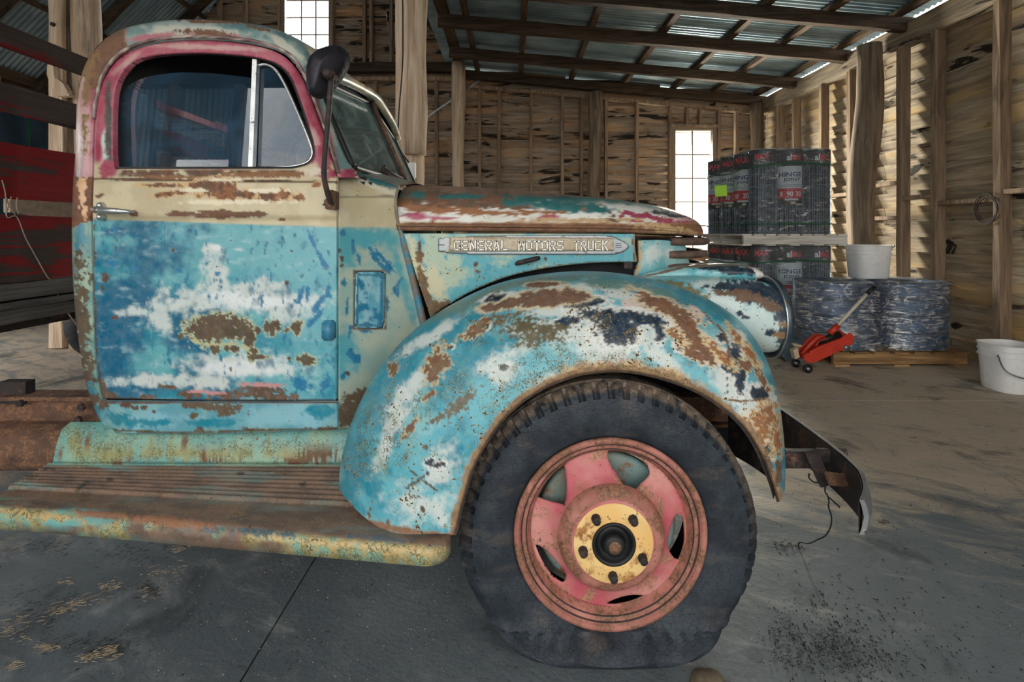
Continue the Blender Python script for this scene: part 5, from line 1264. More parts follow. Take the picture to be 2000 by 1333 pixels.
for i in range(nX+1):
    X = XA+(XB-XA)*i/nX; pr = rb_profile(X)
    for (y, z) in pr:
        # rounded front corner
        x = X
        c_ = max(0.0, (X-(XB-0.07))/0.07); 
        yy = y+0.07*(1-math.sqrt(max(0, 1-c_*c_))) if (c_ > 0 and y < 1.48) else y
        v.append((x, yy, z))
nP = len(rb_profile(XA))
def pf_rb(p):
    ap = (p.y < 912)*1.0
    p.base(C(126, 98, 80)); p.fade(C(100, 80, 68), 0, 1, 12, 0.4, 2, ax=(3, 1), rust=0.5)
    p.fade(C(104, 164, 160), -0.35, 1.1, 40, 0.3, 3, ax=(4, 0.4), mask=(p.y > 905)*(sstep(330, 120, p.x)*0.9+0.25+0.3*sstep(450, 620, p.x)*sstep(960, 930, p.y)))
    p.lay(ap*sstep(915, 905, p.y), C(104, 166, 160), c2=C(140, 176, 150), freq=50, crack=0.45)
    p.blobs(C(150, 150, 96), [(220, 890, 50, 12), (400, 890, 90, 10), (150, 870, 16, 20), (300, 880, 40, 14), (560, 880, 50, 14)], 0.9, 10, 0.2, 4, crack=0.6, rust=0.2)
    p.blobs(RUST, [(118, 890, 6, 10), (170, 860, 5, 10), (400, 895, 16, 6), (340, 875, 10, 6), (360, 870, 6, 8), (520, 872, 8, 5), (440, 897, 30, 4), (230, 905, 20, 4), (620, 890, 30, 10), (600, 903, 60, 4)], 0.9, 7, 0.2, 5, rust=0.7)
    lip = sstep(0, 10, p.y-(985+0.094*p.x))
    p.lay(lip*sstep(-0.3, 0.2, p.nz(50, 6)+0.8*sstep(480, 620, p.x)-0.1+0.9*sstep(60, 0, p.x)), C(130, 172, 150), c2=C(176, 160, 104), freq=16, crack=0.9)
    p.blobs(C(196, 168, 108), [(780, 1075, 100, 10, 5), (640, 1062, 60, 8, 5), (60, 1005, 80, 8, 5), (850, 1078, 30, 8, -10), (540, 1050, 40, 6)], 1.0, 8, 0.2, 7, crack=0.9)
    p.blobs(C(70, 92, 104), [(500, 1040, 60, 6, 5), (420, 1035, 20, 6), (740, 1052, 60, 5, 5)], 0.9, 10, 0.2, 8)
    p.blobs(C(172, 118, 86), [(330, 1020, 90, 9, 5), (200, 1005, 60, 6, 5)], 0.7, 10, 0.3, 9, rust=0.6)
    p.blobs(C(44, 42, 40), [(160, 950, 14, 5, -35), (215, 938, 7, 4), (135, 940, 5, 3), (590, 947, 10, 5, -20), (470, 925, 8, 3), (60, 930, 12, 3), (95, 916, 10, 3)], 0.7, 6, 0.2, 10)
    p.fx[:, 0] = np.maximum(p.fx[:, 0], 0.5*(1-ap)*(1-lip)); p.fx[:, 2] = np.maximum(p.fx[:, 2], 0.5)
mkp('running_board', v, grid_faces(nX+1, nP), pf_rb, TR)
# ---- chassis, tank and axle
for y, xe in ((2.0, -3.6), (2*YC-2.0, -1.45)):
    m_ = MB(); m_.box((xe, y-0.035, 0.51), (0.90, y+0.035, 0.616)); m_.box((xe, y-0.07, 0.606), (0.9, y+0.02, 0.620)); m_.box((xe, y-0.07, 0.505), (0.9, y+0.02, 0.516)); m_.build('chassis_rail', M['rust_iron'], TR)
pr = []
for k in range(24):
    a = 2*math.pi*k/24; pr.append((2.03+0.17*math.copysign(abs(math.cos(a))**0.6, math.cos(a)), 0.432+0.088*math.copysign(abs(math.sin(a))**0.6, math.sin(a))))
v = [(x, y, z) for x in (-3.3, -1.60) for (y, z) in pr]; f = [(k, (k+1) % 24, 24+(k+1) % 24, 24+k) for k in range(24)]+[tuple(range(24))[::-1], tuple(range(24, 48))]
smooth_by_angle(mk('fuel_tank', v, f, M['rust_iron'], TR), 50)
for (px, py) in ((42, 788), (161, 795), (155, 820)):
    MB().lathe([(0.0, -.012), (.012, -.012), (.014, 0)], P(px, py, 1.93), (0, 1, 0), 8).build('rivet', M['dark_iron'], TR)
a, b = P(3, 788, 1.97), P(55, 745, 1.97); MB().box((a[0], 1.96, a[2]), (b[0], 2.0, b[2])).build('bracket', M['dark_iron'], TR)
MB().tube([(0.284, 1.66, 0.40), (0.284, 1.85, 0.38), (0.284, 2.1, 0.34), (0.284, 2.78, 0.34), (0.284, 3.03, 0.38), (0.284, 3.2, 0.40)], 0.04, 10).build('front_axle', M['dark_iron'], TR, True)
for y in (2.0, 2*YC-2.0):
    m_ = MB()
    for k in range(4): m_.box((-0.25+0.06*k, y-0.03, 0.44-0.012*k), (0.8-0.06*k, y+0.03, 0.451-0.012*k))
    m_.build('leaf_spring', M['dark_iron'], TR)
m_ = MB().tube(cr([(-3.2, YC, .42), (-0.2, YC, .42)], 4), 0.04, 10); m_.build('drive_shaft', M['dark_iron'], TR, True)
# rear axle and wheels stand outside the picture but carry the frame
# ---- front wheel
WX, WY, WZ = 0.284, 1.57, 0.371
def make_wheel(parent, wy, s):
    """s = -1: outer face towards -Y"""
    prof = [(.268, -.070), (.275, -.085), (.290, -.094), (.312, -.101), (.335, -.1045), (.36, -.103), (.378, -.099), (.390, -.096), (.396, -.095), (.402, -.090), (.412, -.082), (.420, -.072), (.426, -.060), (.428, -.052), (.425, -.046), (.425, -.040), (.431, -.034), (.432, -.02), (.432, 0)]
    prof = prof+[(r, -y) for (r, y) in prof[-2::-1]]
    nl, per = 58, 6; n = nl*per; v = []
    for (r, y) in prof:
        for k in range(n):
            a = 2*math.pi*k/n; ph = (k % per); rr, yy = r, y
            if 0.394 < r < 0.427 and abs(y) > 0.05 and ph in (0, 1):
                gd = max(0.0, min(1.0, (math.cos(a)+0.52)/0.3)); rr -= 0.011*gd; yy = y*(1-0.09*gd)
            x = rr*math.sin(a); z = WZ+rr*math.cos(a)
            if r > 0.285: x *= 1+0.05*(r-0.285)/0.147*max(0.0, min(1.0, (WZ+0.25-z)/0.4))
            if z < 0.13:
                # deflated: squashed on the floor, side wall bulging out
                q = (z+0.061)/0.191
                bul = (0.060*math.sin(math.pi*min(1, max(0, q/0.74)))-0.014*math.exp(-((q-0.80)/0.07)**2))*(1 if r > 0.285 else 0)
                yy = yy+math.copysign(bul, yy) if abs(yy) > 0.03 else yy
                x *= 1+0.06*math.sin(math.pi*min(1, max(0, q)))*(1 if r > 0.38 else 0)
                if r > 0.285: z = 0.002+max(0, q)**1.15*0.128
            v.append((WX+x, wy-s*0+ (yy if s < 0 else -yy), max(z, 0.001)))
    t_ = mk('tyre', v, grid_faces(len(prof), n, True), M['tire'], parent, True, label='perished flat black tyre')
    smooth_by_angle(t_, 38)
    o = (WX, wy, WZ); ax = (0, 1 if s < 0 else -1, 0)
    MB().lathe([(.262, -.060), (.274, -.086), (.2795, -.094), (.277, -.1015), (.269, -.1035), (.262, -.100), (.258, -.090), (.252, -.087), (.246, -.088), (.242, -.084), (.238, -.078), (.233, -.070), (.226, -.060)], o, ax, 96).build('rim', M['rim_rust'], parent, True)
    for (rr_, yy_) in ((.2575, -.0915), (.2435, -.0855)): MB().tube([(WX+rr_*math.cos(t), wy+(yy_ if s < 0 else -yy_), WZ+rr_*math.sin(t)) for t in np.linspace(0, 2*math.pi, 96, endpoint=False)], .0022, 6, True).build('rim_groove', M['dark_iron'], parent, True)
    # pressed disc with five hand holes (outlines as seen in the photo)
    Hs = [[(385, 255), (435, 290), (445, 400), (430, 480), (380, 493), (290, 480), (265, 450), (270, 400), (310, 320), (350, 270)],
          [(720, 178), (780, 185), (850, 205), (900, 250), (940, 310), (930, 345), (880, 375), (830, 392), (785, 380), (740, 320), (700, 260), (690, 210)],
          [(1100, 572), (1135, 575), (1148, 650), (1150, 760), (1130, 830), (1100, 845), (1070, 810), (1045, 760), (1040, 700), (1060, 630), (1080, 590)],
          [(262, 755), (300, 765), (360, 810), (410, 865), (440, 910), (438, 960), (420, 978), (380, 955), (330, 900), (290, 830)],
          [(685, 1108), (720, 1080), (780, 1055), (850, 1048), (920, 1065), (930, 1078), (880, 1100), (800, 1115), (720, 1118)]]
    holes = []
    for h in Hs:
        q = []
        for (a, b) in h:
            px, py = 960+a*.33, 820+b*.33; X, _, Z = P(px, py, 1.490); q.append((X-WX, Z-WZ))
        holes.append(cr(q, 4, True))
    # disc face
    circ = [(0.229*math.cos(2*math.pi*k/96), 0.229*math.sin(2*math.pi*k/96)) for k in range(96)]
    holes.append(np.array([(0.056*math.cos(2*math.pi*k/40), 0.056*math.sin(2*math.pi*k/40)) for k in range(40)]))
    q, f = panel_grid(np.array(circ), holes, 0.0065)
    r = np.hypot(q[:, 0], q[:, 1])
    dep = np.interp(r, [0, .108, .113, .118, .143, .152, .168, .195, .212, .229], [-.140, -.140, -.139, -.131, -.124, -.106, -.088, -.076, -.071, -.066])
    v = np.stack([WX+q[:, 0], wy+(dep if s < 0 else -dep), WZ+q[:, 1]], 1); v, f = flange(v, [tuple(map(int, t)) for t in f], (0, 0.006*(1 if s < 0 else -1), 0))
    dsc = mk('disc', v, f, M['rim_pink'], parent, True, label='faded pink wheel disc with five hand holes')
    MB().lathe([(.058, -.1415), (.108, -.142), (.112, -.139)], o, ax, 64).build('hub_plate', M['hub_yellow'], parent, True, label='yellow painted hub plate')
    MB().lathe([(.117, -.133), (.130, -.130), (.144, -.125), (.153, -.107)], o, ax, 72).build('disc_ring', M['rim_rust'], parent, True)
    MB().lathe([(.060, -.140), (.061, -.146), (.056, -.149), (.050, -.143), (.046, -.127), (.034, -.127), (.033, -.145), (.029, -.156), (.021, -.160), (.0, -.160)], o, ax, 48).build('hub_cap', M['black_rubber'], parent, True)
    MB().lathe([(.018, -.161), (.014, -.164), (0, -.1645)], o, ax, 12).build('hub_bolt', M['rust_iron'], parent, True)
    for (a, b) in ((590, 577), (825, 602), (893, 838), (705, 955), (520, 790)):
        dx, dz = (a-712)*.33*1.41/1000, -(b-752)*.33*1.41/1000; rn = math.hypot(dx, dz); dx, dz = dx*.088/rn, dz*.088/rn
        MB().lathe([(.0135, -.140), (.0135, -.148), (.0115, -.152), (.0115, -.162), (.008, -.163), (.006, -.160), (.0, -.160)], (WX+dx, wy, WZ+dz), ax, 8).build('wheel_nut', M['dark_iron'], parent)
    MB().lathe([(.0, .02), (.195, .02), (.205, .0), (.207, -.03), (.195, -.036), (.17, -.03), (.0, -.03)], o, ax, 64).build('brake_drum', M['drum_teal'], parent, True)
    for k in range(5):
        a = 2*math.pi*k/5+0.5
        MB().tube([(WX+.12*math.cos(a), wy+(-.02 if s < 0 else .02), WZ+.12*math.sin(a)), (WX+.2*math.cos(a), wy+(-.024 if s < 0 else .024), WZ+.2*math.sin(a))], 0.02, 6).build('drum_rib', M['drum_teal'], parent, True)
WH = bpy.data.objects.new('wheel', None); COL.objects.link(WH); WH.parent = TR; WH['label'] = 'front wheel with a flat tyre and faded pink rim'
make_wheel(WH, WY, -1)
WH2 = bpy.data.objects.new('wheel', None); COL.objects.link(WH2); WH2.parent = TR
make_wheel(WH2, 2*YC-WY, 1)
# ---- door handle, hinges and mirror
hy = 1.66
m_ = MB().tube([P(181, 408, hy+.01), P(186, 410, hy-.018), P(200, 411.5, hy-.034), P(225, 412.5, hy-.034), P(248, 413.5, hy-.030), P(262, 415, hy-.022)], [.008, .011, .012, .010, .007, .003], 10); m_.build('door_handle', M['chrome_old'], door, True)
for (cx, cy, s) in ((197, 402, 1), (197, 424, -1)):
    m_ = MB().lathe([(.0, -.014), (.006, -.014), (.010, -.008), (.013, .004)], P(cx, cy, hy+.006), (0, 1, 0), 12); m_.build('handle_escutcheon', M['chrome_old'], door, True)
a, b = P(632, 664, 1.675), P(655, 626, 1.675)
def bev(o, off, seg=2):
    bm = bmesh.new(); bm.from_mesh(o.data); bmesh.ops.bevel(bm, geom=bm.edges[:], offset=off, segments=seg, affect='EDGES'); bm.to_mesh(o.data); bm.free(); return o
def paint_obj(o, pf, parent_root=TR):
    n = len(o.data.vertices); co = np.zeros(n*3); o.data.vertices.foreach_get('co', co); p = Paint(co.reshape(-1, 3)+np.array(ROOT[parent_root.name])); pf(p)
    o.data.materials.clear(); o.data.materials.append(M['paint']); set_attrs(o, p.c, p.fx)
o = MB().box((a[0], 1.652, a[2]), (b[0], 1.69, b[2])).build('hinge', M['paint'], door, True); bev(o, 0.006); paint_obj(o, lambda p: (p.base(C(40, 132, 168)), p.fade(C(90, 90, 80), -0.4, 1, 5, 0.2, 3)))
# mirror: swan arm with a back-turned head
MR = bpy.data.objects.new('mirror', None); COL.objects.link(MR); MR.parent = TR; MR['label'] = 'dark drooping door mirror on a long rusty arm'
arm = cr([P(650, 402, 1.645), P(643, 388, 1.62), P(636, 362, 1.595), P(633, 338, 1.585), P(636, 290, 1.575), P(641, 230, 1.565), P(645, 175, 1.555), P(647, 150, 1.55)], 6)
MB().tube(arm, 0.0085, 10).build('mirror_arm', M['dark_iron'], MR, True)
q, f = panel_grid(cr([(650, 79), (661, 84), (667, 97), (667, 115), (658, 138), (647, 157), (635, 176), (620, 187), (607, 187), (598, 175), (596, 150), (597, 125), (603, 106), (618, 91), (635, 82)], 5, True), [], 2.5)
d, _ = seg_dist(q, cr([(650, 79), (661, 84), (667, 97), (667, 115), (658, 138), (647, 157), (635, 176), (620, 187), (607, 187), (598, 175), (596, 150), (597, 125), (603, 106), (618, 91), (635, 82)], 5, True))
Yh = 1.560-0.045*np.sqrt(np.clip(d/34, 0, 1))+0.0006*(q[:, 0]-597)
v = np.stack([(q[:, 0]-1000)*1.55/1000, Yh, CH+(HY-q[:, 1])*1.55/1000], 1); v, f = flange(v, [tuple(map(int, t)) for t in f], (0.004, 0.012, 0))
mk('mirror_head', v, f, M['mirror_back'], MR, True)
v2 = v.copy(); q2 = np.stack([(q[:, 0]-1000)*1.55/1000, Yh*0+1.575+0.0006*(q[:, 0]-597), CH+(HY-q[:, 1])*1.55/1000], 1)
mk('mirror_glass', q2, [t[::-1] for t in f if max(t) < len(q2)], M['chrome_old'], MR, True)
MB().lathe([(.0, -.03), (.012, -.03), (.016, -.012), (.016, .01)], P(644, 147, 1.545), (0, 1, 0), 12).build('mirror_joint', M['dark_iron'], MR, True)
MB().tube(cr([P(651, 145, 1.55), P(655, 150, 1.54), P(653, 158, 1.54)], 4), 0.006, 8).build('mirror_bolt', M['dark_iron'], MR, True)
m_ = MB(); m_.obox(P(651, 392, 1.655), (0.013, 0, 0), (0, 0.02, 0), (0, 0, 0.030)); m_.obox(P(643, 398, 1.64), (0.010, 0.004, 0.004), (0, 0.012, 0), (-0.003, 0, 0.016)); m_.obox(P(635, 399, 1.64), (0.008, 0, 0.002), (0, 0.006, 0), (0, 0, 0.004)); m_.obox(P(645, 380, 1.64), (0.008, 0, 0), (0, 0.012, 0), (0.004, 0, 0.014))
bev(m_.build('mirror_bracket', M['rust_iron'], MR), 0.003)
# wiper
MB().tube(cr([P(757, 341, 2.13), P(748, 333, 2.11), P(752, 325, 2.12)], 4), 0.008, 8).build('wiper_pivot', M['dark_iron'], TR, True)
MB().tube([P(752, 331, 2.11), P(786, 348, 2.40)], 0.005, 6).build('wiper', M['dark_iron'], TR, True)
# interior
o = MB().box((-1.40, 1.86, 0.60), (-0.85, 2*YC-1.86, 0.98)).build('seat', M['seat_vinyl'], TR); bev(o, 0.05, 3)
o = MB().obox((-1.33, YC, 1.20), (0.06, 0, -0.01), (0, 0.56, 0), (-0.03, 0, 0.26)).build('seat_back', M['seat_vinyl'], TR); bev(o, 0.04, 3)
sw = Vector((-0.86, 2.82, 1.32)); axs = Vector((-0.55, 0, 0.83)).normalized(); u_ = axs.orthogonal().normalized(); w_ = axs.cross(u_)
MB().tube([sw+0.2*(math.cos(t)*u_+math.sin(t)*w_) for t in np.linspace(0, 2*math.pi, 40, endpoint=False)], 0.012, 8, True).build('steering_wheel', M['black_rubber'], TR, True)
MB().tube([sw, sw-axs*0.5], 0.02, 8).build('steering_column', M['black_rubber'], TR, True)
for k in range(3):
    t = 2.1*k+0.4; MB().tube([sw, sw+0.2*(math.cos(t)*u_+math.sin(t)*w_)], 0.008, 6).build('steering_spoke', M['black_rubber'], TR, True)
o = MB().box((-0.62, 1.80, 1.22), (-0.50, 2*YC-1.80, 1.44)).build('dashboard', M['interior'], TR); bev(o, 0.02)
MB().box((-1.45, 1.80, 0.555), (-0.5, 2*YC-1.80, 0.575)).build('cab_floor', M['matte_black'], TR)
# red rail of the tray headboard, glimpsed through the rear window
o = MB().box((-1.80, 2.55, 1.86), (-1.76, 3.35, 1.99)).build('headboard_rail', M['red_paint'], TR); o['label'] = 'bright red headboard rail seen through the cab rear window'
for y in (2.50, 3.40): MB().box((-1.80, y-.03, 0.61), (-1.76, y+.03, 1.99)).build('headboard_post', M['dark_iron'], TR)
# ---- bumper
bpx = cr([(0.905, 1.325), (0.945, 1.37), (0.975, 1.45), (0.995, 1.6), (1.01, 1.9), (1.02, YC), (1.01, 2*YC-1.9), (0.995, 2*YC-1.6), (0.975, 2*YC-1.45), (0.945, 2*YC-1.37), (0.905, 2*YC-1.325)], 8)
v = []; prof = []
for i, (X, Y) in enumerate(bpx):
    e = min(1, min(i, len(bpx)-1-i)/14); h = 0.045+0.02*e; zc = 0.515
    for (dx, dz) in ((-.006, -h), (.006, -h), (.014, -h*.6), (.020, 0), (.014, h*.6), (.006, h), (-.006, h), (-.0, h*.6), (.006, 0), (.0, -h*.6)):
        v.append((X+dx, Y, zc+dz-0.012*(1-e)))
f = grid_faces(len(bpx), 10, True)+[tuple(range(10))[::-1], tuple((len(bpx)-1)*10+k for k in range(10))]
smooth_by_angle(mk('bumper', v, f, M['chrome_old'], TR), 35)
vb = np.array(v).reshape(-1, 10, 3)
# dark inner face of the bumper
vi = []
for i, (X, Y) in enumerate(bpx):
    e = min(1, min(i, len(bpx)-1-i)/14); h = 0.043+0.019*e
    for dz in (-h, 0, h): vi.append((X-0.0085, Y, 0.515+dz-0.012*(1-e)))
mk('bumper_backing', vi, grid_faces(len(bpx), 3), M['dark_iron'], TR, True)
a, b = P(1536, 911, 1.62), P(1592, 878, 1.62)
o = MB().box((a[0]-0.1, 1.60, a[2]), (b[0], 1.63, b[2])).build('bumper_iron', M['dark_iron'], TR); bev(o, 0.004)
a, b = P(1588, 902, 1.60), P(1652, 874, 1.60)
o = MB().box((a[0], 1.585, a[2]), (b[0], 1.60, b[2])).build('bumper_iron', M['dark_iron'], TR); bev(o, 0.004)
m_ = MB(); A, B = Vector(P(1585, 885, 1.58)), Vector(P(1612, 945, 1.50)); d = (B-A)
m_.obox((A+B)/2, d/2, (0.018, 0, 0.004), (0, 0.008, 0.004)); m_.build('bumper_stay', M['dark_iron'], TR)
m_ = MB(); A, B = Vector(P(1615, 935, 1.47)), Vector(P(1660, 940, 1.50)); m_.obox((A+B)/2, (B-A)/2, (0, 0.012, 0.012), (0, -0.003, 0.004)); m_.build('bumper_stay', M['rust_iron'], TR)
MB().tube([P(1627, 876, 1.58), P(1630, 890, 1.575), P(1629, 905, 1.58)], 0.003, 6).build('bolt', M['steel'], TR, True)
for (px, py) in ((1546, 895), (1593, 897), (1640, 888)): MB().lathe([(0, -.012), (.009, -.012), (.010, 0)], P(px, py, 1.597), (0, 1, 0), 6).build('bolt', M['rust_iron'], TR)
v = [P(1534, 838, 1.95), P(1592, 878, 1.62), P(1592, 900, 1.62), P(1534, 915, 1.95)]
# wire hanging off the bumper
WR_ = MB(); WR_.tube(cr([P(1581, 926, 1.56), P(1580, 934, 1.55), P(1592, 943, 1.55), P(1605, 941, 1.53), P(1612, 945, 1.50), P(1611, 960, 1.50), P(1616, 968, 1.50), P(1619, 980, 1.50), P(1618, 990, 1.50), P(1624, 1010, 1.52), P(1622, 1030, 1.58), P(1612, 1047, 1.66), P(1598, 1054, 1.72), P(1580, 1062, 1.85), P(1562, 1060, 1.97), P(1560, 1068, 2.01), P(1561, 1073, 2.0)], 4), 0.0022, 5)
WR_.tube([P(1619, 972, 1.50), P(1640, 991, 1.5)], 0.0022, 5)
tag(WR_.build('tie_wire', M['black_rubber'], None, True), 'thin dark wire trailing from the bumper to the floor', 'wire')
# ------------------------------------------------------------------ stake-sided trailer behind the cab
TL = thing('stake_trailer', 'red and bare timber stake-sided trailer standing behind the cab', 'trailer', (-3.5, 4.2, 0))
XT = -2.6
def zt(py, Y=2.6): return CH+(HY-py)*Y/1000
for (y0, y1) in ((45, 89), (161, 217), (277, 387), (420, 553)):
    timber('side_board', (XT, 1.75, (zt(y0)+zt(y1))/2), (XT, 6.2, (zt(y0)+zt(y1))/2), 0.035, zt(y0)-zt(y1), M['red_board'], TL, seg=14, jit=0.004)
    timber('side_board', (-4.5, 1.75, (zt(y0)+zt(y1))/2), (-4.5, 4.2, (zt(y0)+zt(y1))/2), 0.035, zt(y0)-zt(y1), M['bed_wood'], TL, seg=8, jit=0.004)
for (y0, y1, dx) in ((556, 588, 0.0), (592, 604, 0.012), (606, 634, -0.01)):
    timber('bed_rail', (XT+dx, 1.75, (zt(y0)+zt(y1))/2), (XT+dx, 6.2, (zt(y0)+zt(y1))/2), 0.09, zt(y0)-zt(y1)+0.004, M['bed_wood'], TL, seg=14, jit=0.004)
for y in (1.9, 3.45, 4.9, 6.1): timber('stake', (XT-0.04, y, 0.80), (XT-0.04, y, 2.33), 0.05, 0.07, M['bed_wood'], TL, seg=4)
for k in range(10): MB().box((-4.5, 1.76+0.445*k, 0.86), (XT-0.05, 1.76+0.445*k+0.435, 0.90)).build('bed_plank', M['bed_wood'], TL)
for x in (-3.0, -4.1): MB().box((x-.04, 1.8, 0.66), (x+.04, 6.2, 0.86)).build('bearer', M['dark_iron'], TL)
for x in (-2.95, -4.15):
    MB().lathe([(.05, -.09), (.2, -.09), (.36, -.10), (.40, -.06), (.40, .06), (.36, .10), (.2, .09), (.05, .09)], (x, 5.2, 0.402), (1, 0, 0), 32).build('trailer_wheel', M['tire'], TL, True)
MB().tube([(-2.95, 5.2, .402), (-4.15, 5.2, .402)], 0.05, 10).build('trailer_axle', M['dark_iron'], TL, True)
m = MB().box((-3.05, 5.12, .42), (-2.97, 5.28, .68)); m.box((-4.13, 5.12, .42), (-4.05, 5.28, .68)); m.build('spring_hanger', M['dark_iron'], TL)
m = MB().box((-3.58, 1.85, 0.0), (-3.5, 1.93, .68)); m.build('prop_leg', M['dark_iron'], TL)
DR = MB().lathe([(0, 0), (.10, 0), (.112, .012), (.112, .36), (.105, .40), (.08, .435), (.03, .45), (0, .45)], (-2.775, 2.83, 0.902), (0, 0, 1), 28).build('jerry_drum', M['bottle_green'], None, True)
tag(DR, 'small dark green drum standing on the red trailer bed', 'drum')
tw = MB()
def tz(px, py, X=-2.575): Y = -X*1000/(1000-px); return (X, Y, CH+(HY-py)*Y/1000)
tw.tube(cr([tz(4, 352), tz(10, 375), tz(12, 400), tz(14, 425), tz(33, 424), tz(50, 465), tz(72, 505), tz(92, 540), tz(106, 556), tz(118, 590), tz(140, 622), tz(160, 650)], 5), 0.0035, 5)
tw.tube(cr([tz(22, 384), tz(18, 400), tz(12, 416)], 4), 0.003, 5); tw.tube(cr([tz(12, 384), tz(18, 402), tz(30, 420)], 4), 0.003, 5); tw.tube(cr([tz(34, 386), tz(32, 402), tz(36, 418)], 4), 0.003, 5)
tag(tw.build('baling_twine', M['twine'], None, True), 'pale twine knotted round the red trailer boards', 'twine')
o = MB().box((-4.42, 4.45, 0.902), (-4.36, 5.25, 1.62)).build('cream_panel', M['cream_panel']); tag(o, 'cream painted board standing inside the red trailer', 'panel')
# blue tarpaulin hung along the left wall
v = []; nu, nv = 24, 30
for i in range(nu+1):
    for j in range(nv+1):
        Y = 6.15+1.38*i/nu; z = 0.75+2.2*j/nv
        v.append((-6.84+0.035*math.sin(9*Y+1.2*z)+0.02*math.sin(5*z+3*Y), Y, z))
TP = thing('tarpaulin', 'dark blue tarpaulin hung along the left wall', 'tarpaulin', (-6.84, 6.8, 0.75))
mk('sheet', v, grid_faces(nu+1, nv+1), M['tarp_blue'], TP, True)
m = MB().tube([(-6.80, 6.84*1000/(1000-52)*1.0, z) for z in (0.9, 1.6, 2.3, 2.95)], 0.012, 6); m.build('green_cord', M['strap_green'], TP, True)
# ------------------------------------------------------------------ pallets of fencing wire
SCL = 1.068; RH, RRad = 0.868*SCL, 0.132*SCL
def curved(q, f, cx, cy, r, a0, a1, z0, z1):
    a = a0+(a1-a0)*q[:, 0]; z = z0+(z1-z0)*q[:, 1]
    return np.stack([cx+r*np.sin(a), cy-r*np.cos(a), z], 1), f
def patch(a0, a1, z0, z1, r, mat, parent, name, n=10):
    q = np.array([(i/n, j) for i in range(n+1) for j in (0, 1)], float); f = [(2*i, 2*i+2, 2*i+3, 2*i+1) for i in range(n)]
    v, f = curved(q, f, 0, 0, r, a0, a1, z0, z1); return mk(name, v, f, mat, parent, True, local=True)
def ctext(body, a0, a1, z0, z1, r, mat, parent, name='print', offset=0.0):
    q, f = text_geo(body, offset); v, f = curved(q, f, 0, 0, r, a0, a1, z0, z1); return mk(name, v, f, mat, parent, False, local=True)
def roll_mesh():
    """vertical stay wires and eight line wires knotted round the roll"""
    m = MB()
    for k in range(42):
        a = 2*math.pi*(k+rng.uniform(-.3, .3))/42; r = RRad*rng.uniform(.955, .985); w = .0032
        m.tube([(r*math.sin(a), -r*math.cos(a), 0.0), (r*math.sin(a+rng.uniform(-.02, .02)), -r*math.cos(a), RH)], w, 4, cap=False)
    for k in range(8):
        z = 0.02+k*(RH-0.04)/7
        for d in (-.008, .008):
            m.tube([((RRad*.985+.004*math.sin(5*t+k))*math.sin(t), -(RRad*.985+.004*math.sin(5*t+k))*math.cos(t), z+d+.004*math.sin(3*t+2*k)) for t in np.linspace(0, 2*math.pi, 36, endpoint=False)], .003, 4, True)
    return m.v, m.f
core_m = MB().lathe([(0, 0), (RRad*.93, 0), (RRad*.93, RH-.004), (0, RH-.004)], (0, 0, 0), (0, 0, 1), 32); core_me = None
rv, rf = roll_mesh(); roll_me = None
def roll(loc, face, label, kind, band):
    global roll_me, core_me
    t = thing('wire_roll', label, 'wire roll', loc, group='rolls of fencing wire on the white pallets')
    if roll_me is None:
        o = mk('wire', rv, rf, M['navy_wire'], t, False, local=True); roll_me = o.data
        o = core_m.build('core', M['roll_core'], t, True, local=True); core_me = o.data
    else:
        for nm_, me_ in (('wire', roll_me), ('core', core_me)): o = bpy.data.objects.new(nm_, me_); COL.objects.link(o); o.parent = t
    r = RRad+0.004
    patch(face-1.5, face+1.5, RH-0.175, RH-0.005, r, M['label_black'], t, 'top_band', 20)
    if band == 'al': 
        ctext('al', face-0.22, face+0.10, RH-0.125, RH-0.055, r+0.003, M['print_white'], t, 'band_print', 0.02); ctext('MAX', face+0.13, face+0.85, RH-0.125, RH-0.055, r+0.003, M['print_red'], t, 'band_print', 0.03)
    else: ctext('MAX', face-0.5, face+0.5, RH-0.115, RH-0.045, r+0.003, M['print_red'], t, 'band_print', 0.03)
    if kind:
        a0, a1 = face-0.95, face+0.95
        patch(a0, a1, 0.50, RH-0.185, r, M['label_white'], t, 'paper_label')
        patch(a0, a1, 0.385, 0.50, r, M['label_red'], t, 'label_stripe')
        patch(a0, a1, 0.315, 0.385, r, M['label_black'], t, 'label_foot')
        ctext('HINGE', face-0.80, face+0.85, 0.625, 0.675, r+.002, M['print_blue'], t, 'label_print', 0.03); ctext('JOINT', face-0.45, face+0.75, 0.565, 0.612, r+.002, M['print_blue'], t, 'label_print', 0.03)
        for k in range(2): patch(face-0.8, face+0.95, 0.535-0.018*k, 0.539-0.018*k, r+.002, M['print_blue'], t, 'label_rule')
        wd = kind.split(); n = len(wd)
        for i, w in enumerate(wd):
            c0 = face-0.9+1.8*(i+0.14)/n; c1 = face-0.9+1.8*(i+0.86)/n
            if len(w) == 1: c0, c1 = (c0+c1)/2-0.10, (c0+c1)/2+0.10
            elif len(w) == 2: c0, c1 = (c0+c1)/2-0.21, (c0+c1)/2+0.21
            ctext(w, c0, c1, 0.41, 0.465, r+.002, M['print_white'], t, 'label_print', 0.015)
        patch(face-0.35, face+0.6, 0.365, 0.385, r+.002, M['label_white'], t, 'label_slip')
        patch(face+0.05, face+0.35, 0.325, 0.355, r+.002, M['cream_panel'], t, 'barcode')
    return t
pos = [(3.165, 5.34), (2.888, 5.34), (2.612, 5.34), (2.575, 5.61), (2.535, 5.88), (2.495, 6.15)]
pos = [(x*SCL, y*SCL) for (x, y) in pos]
faces_ = [-0.35, -0.42, -0.5, -0.85, -0.80, -0.75]
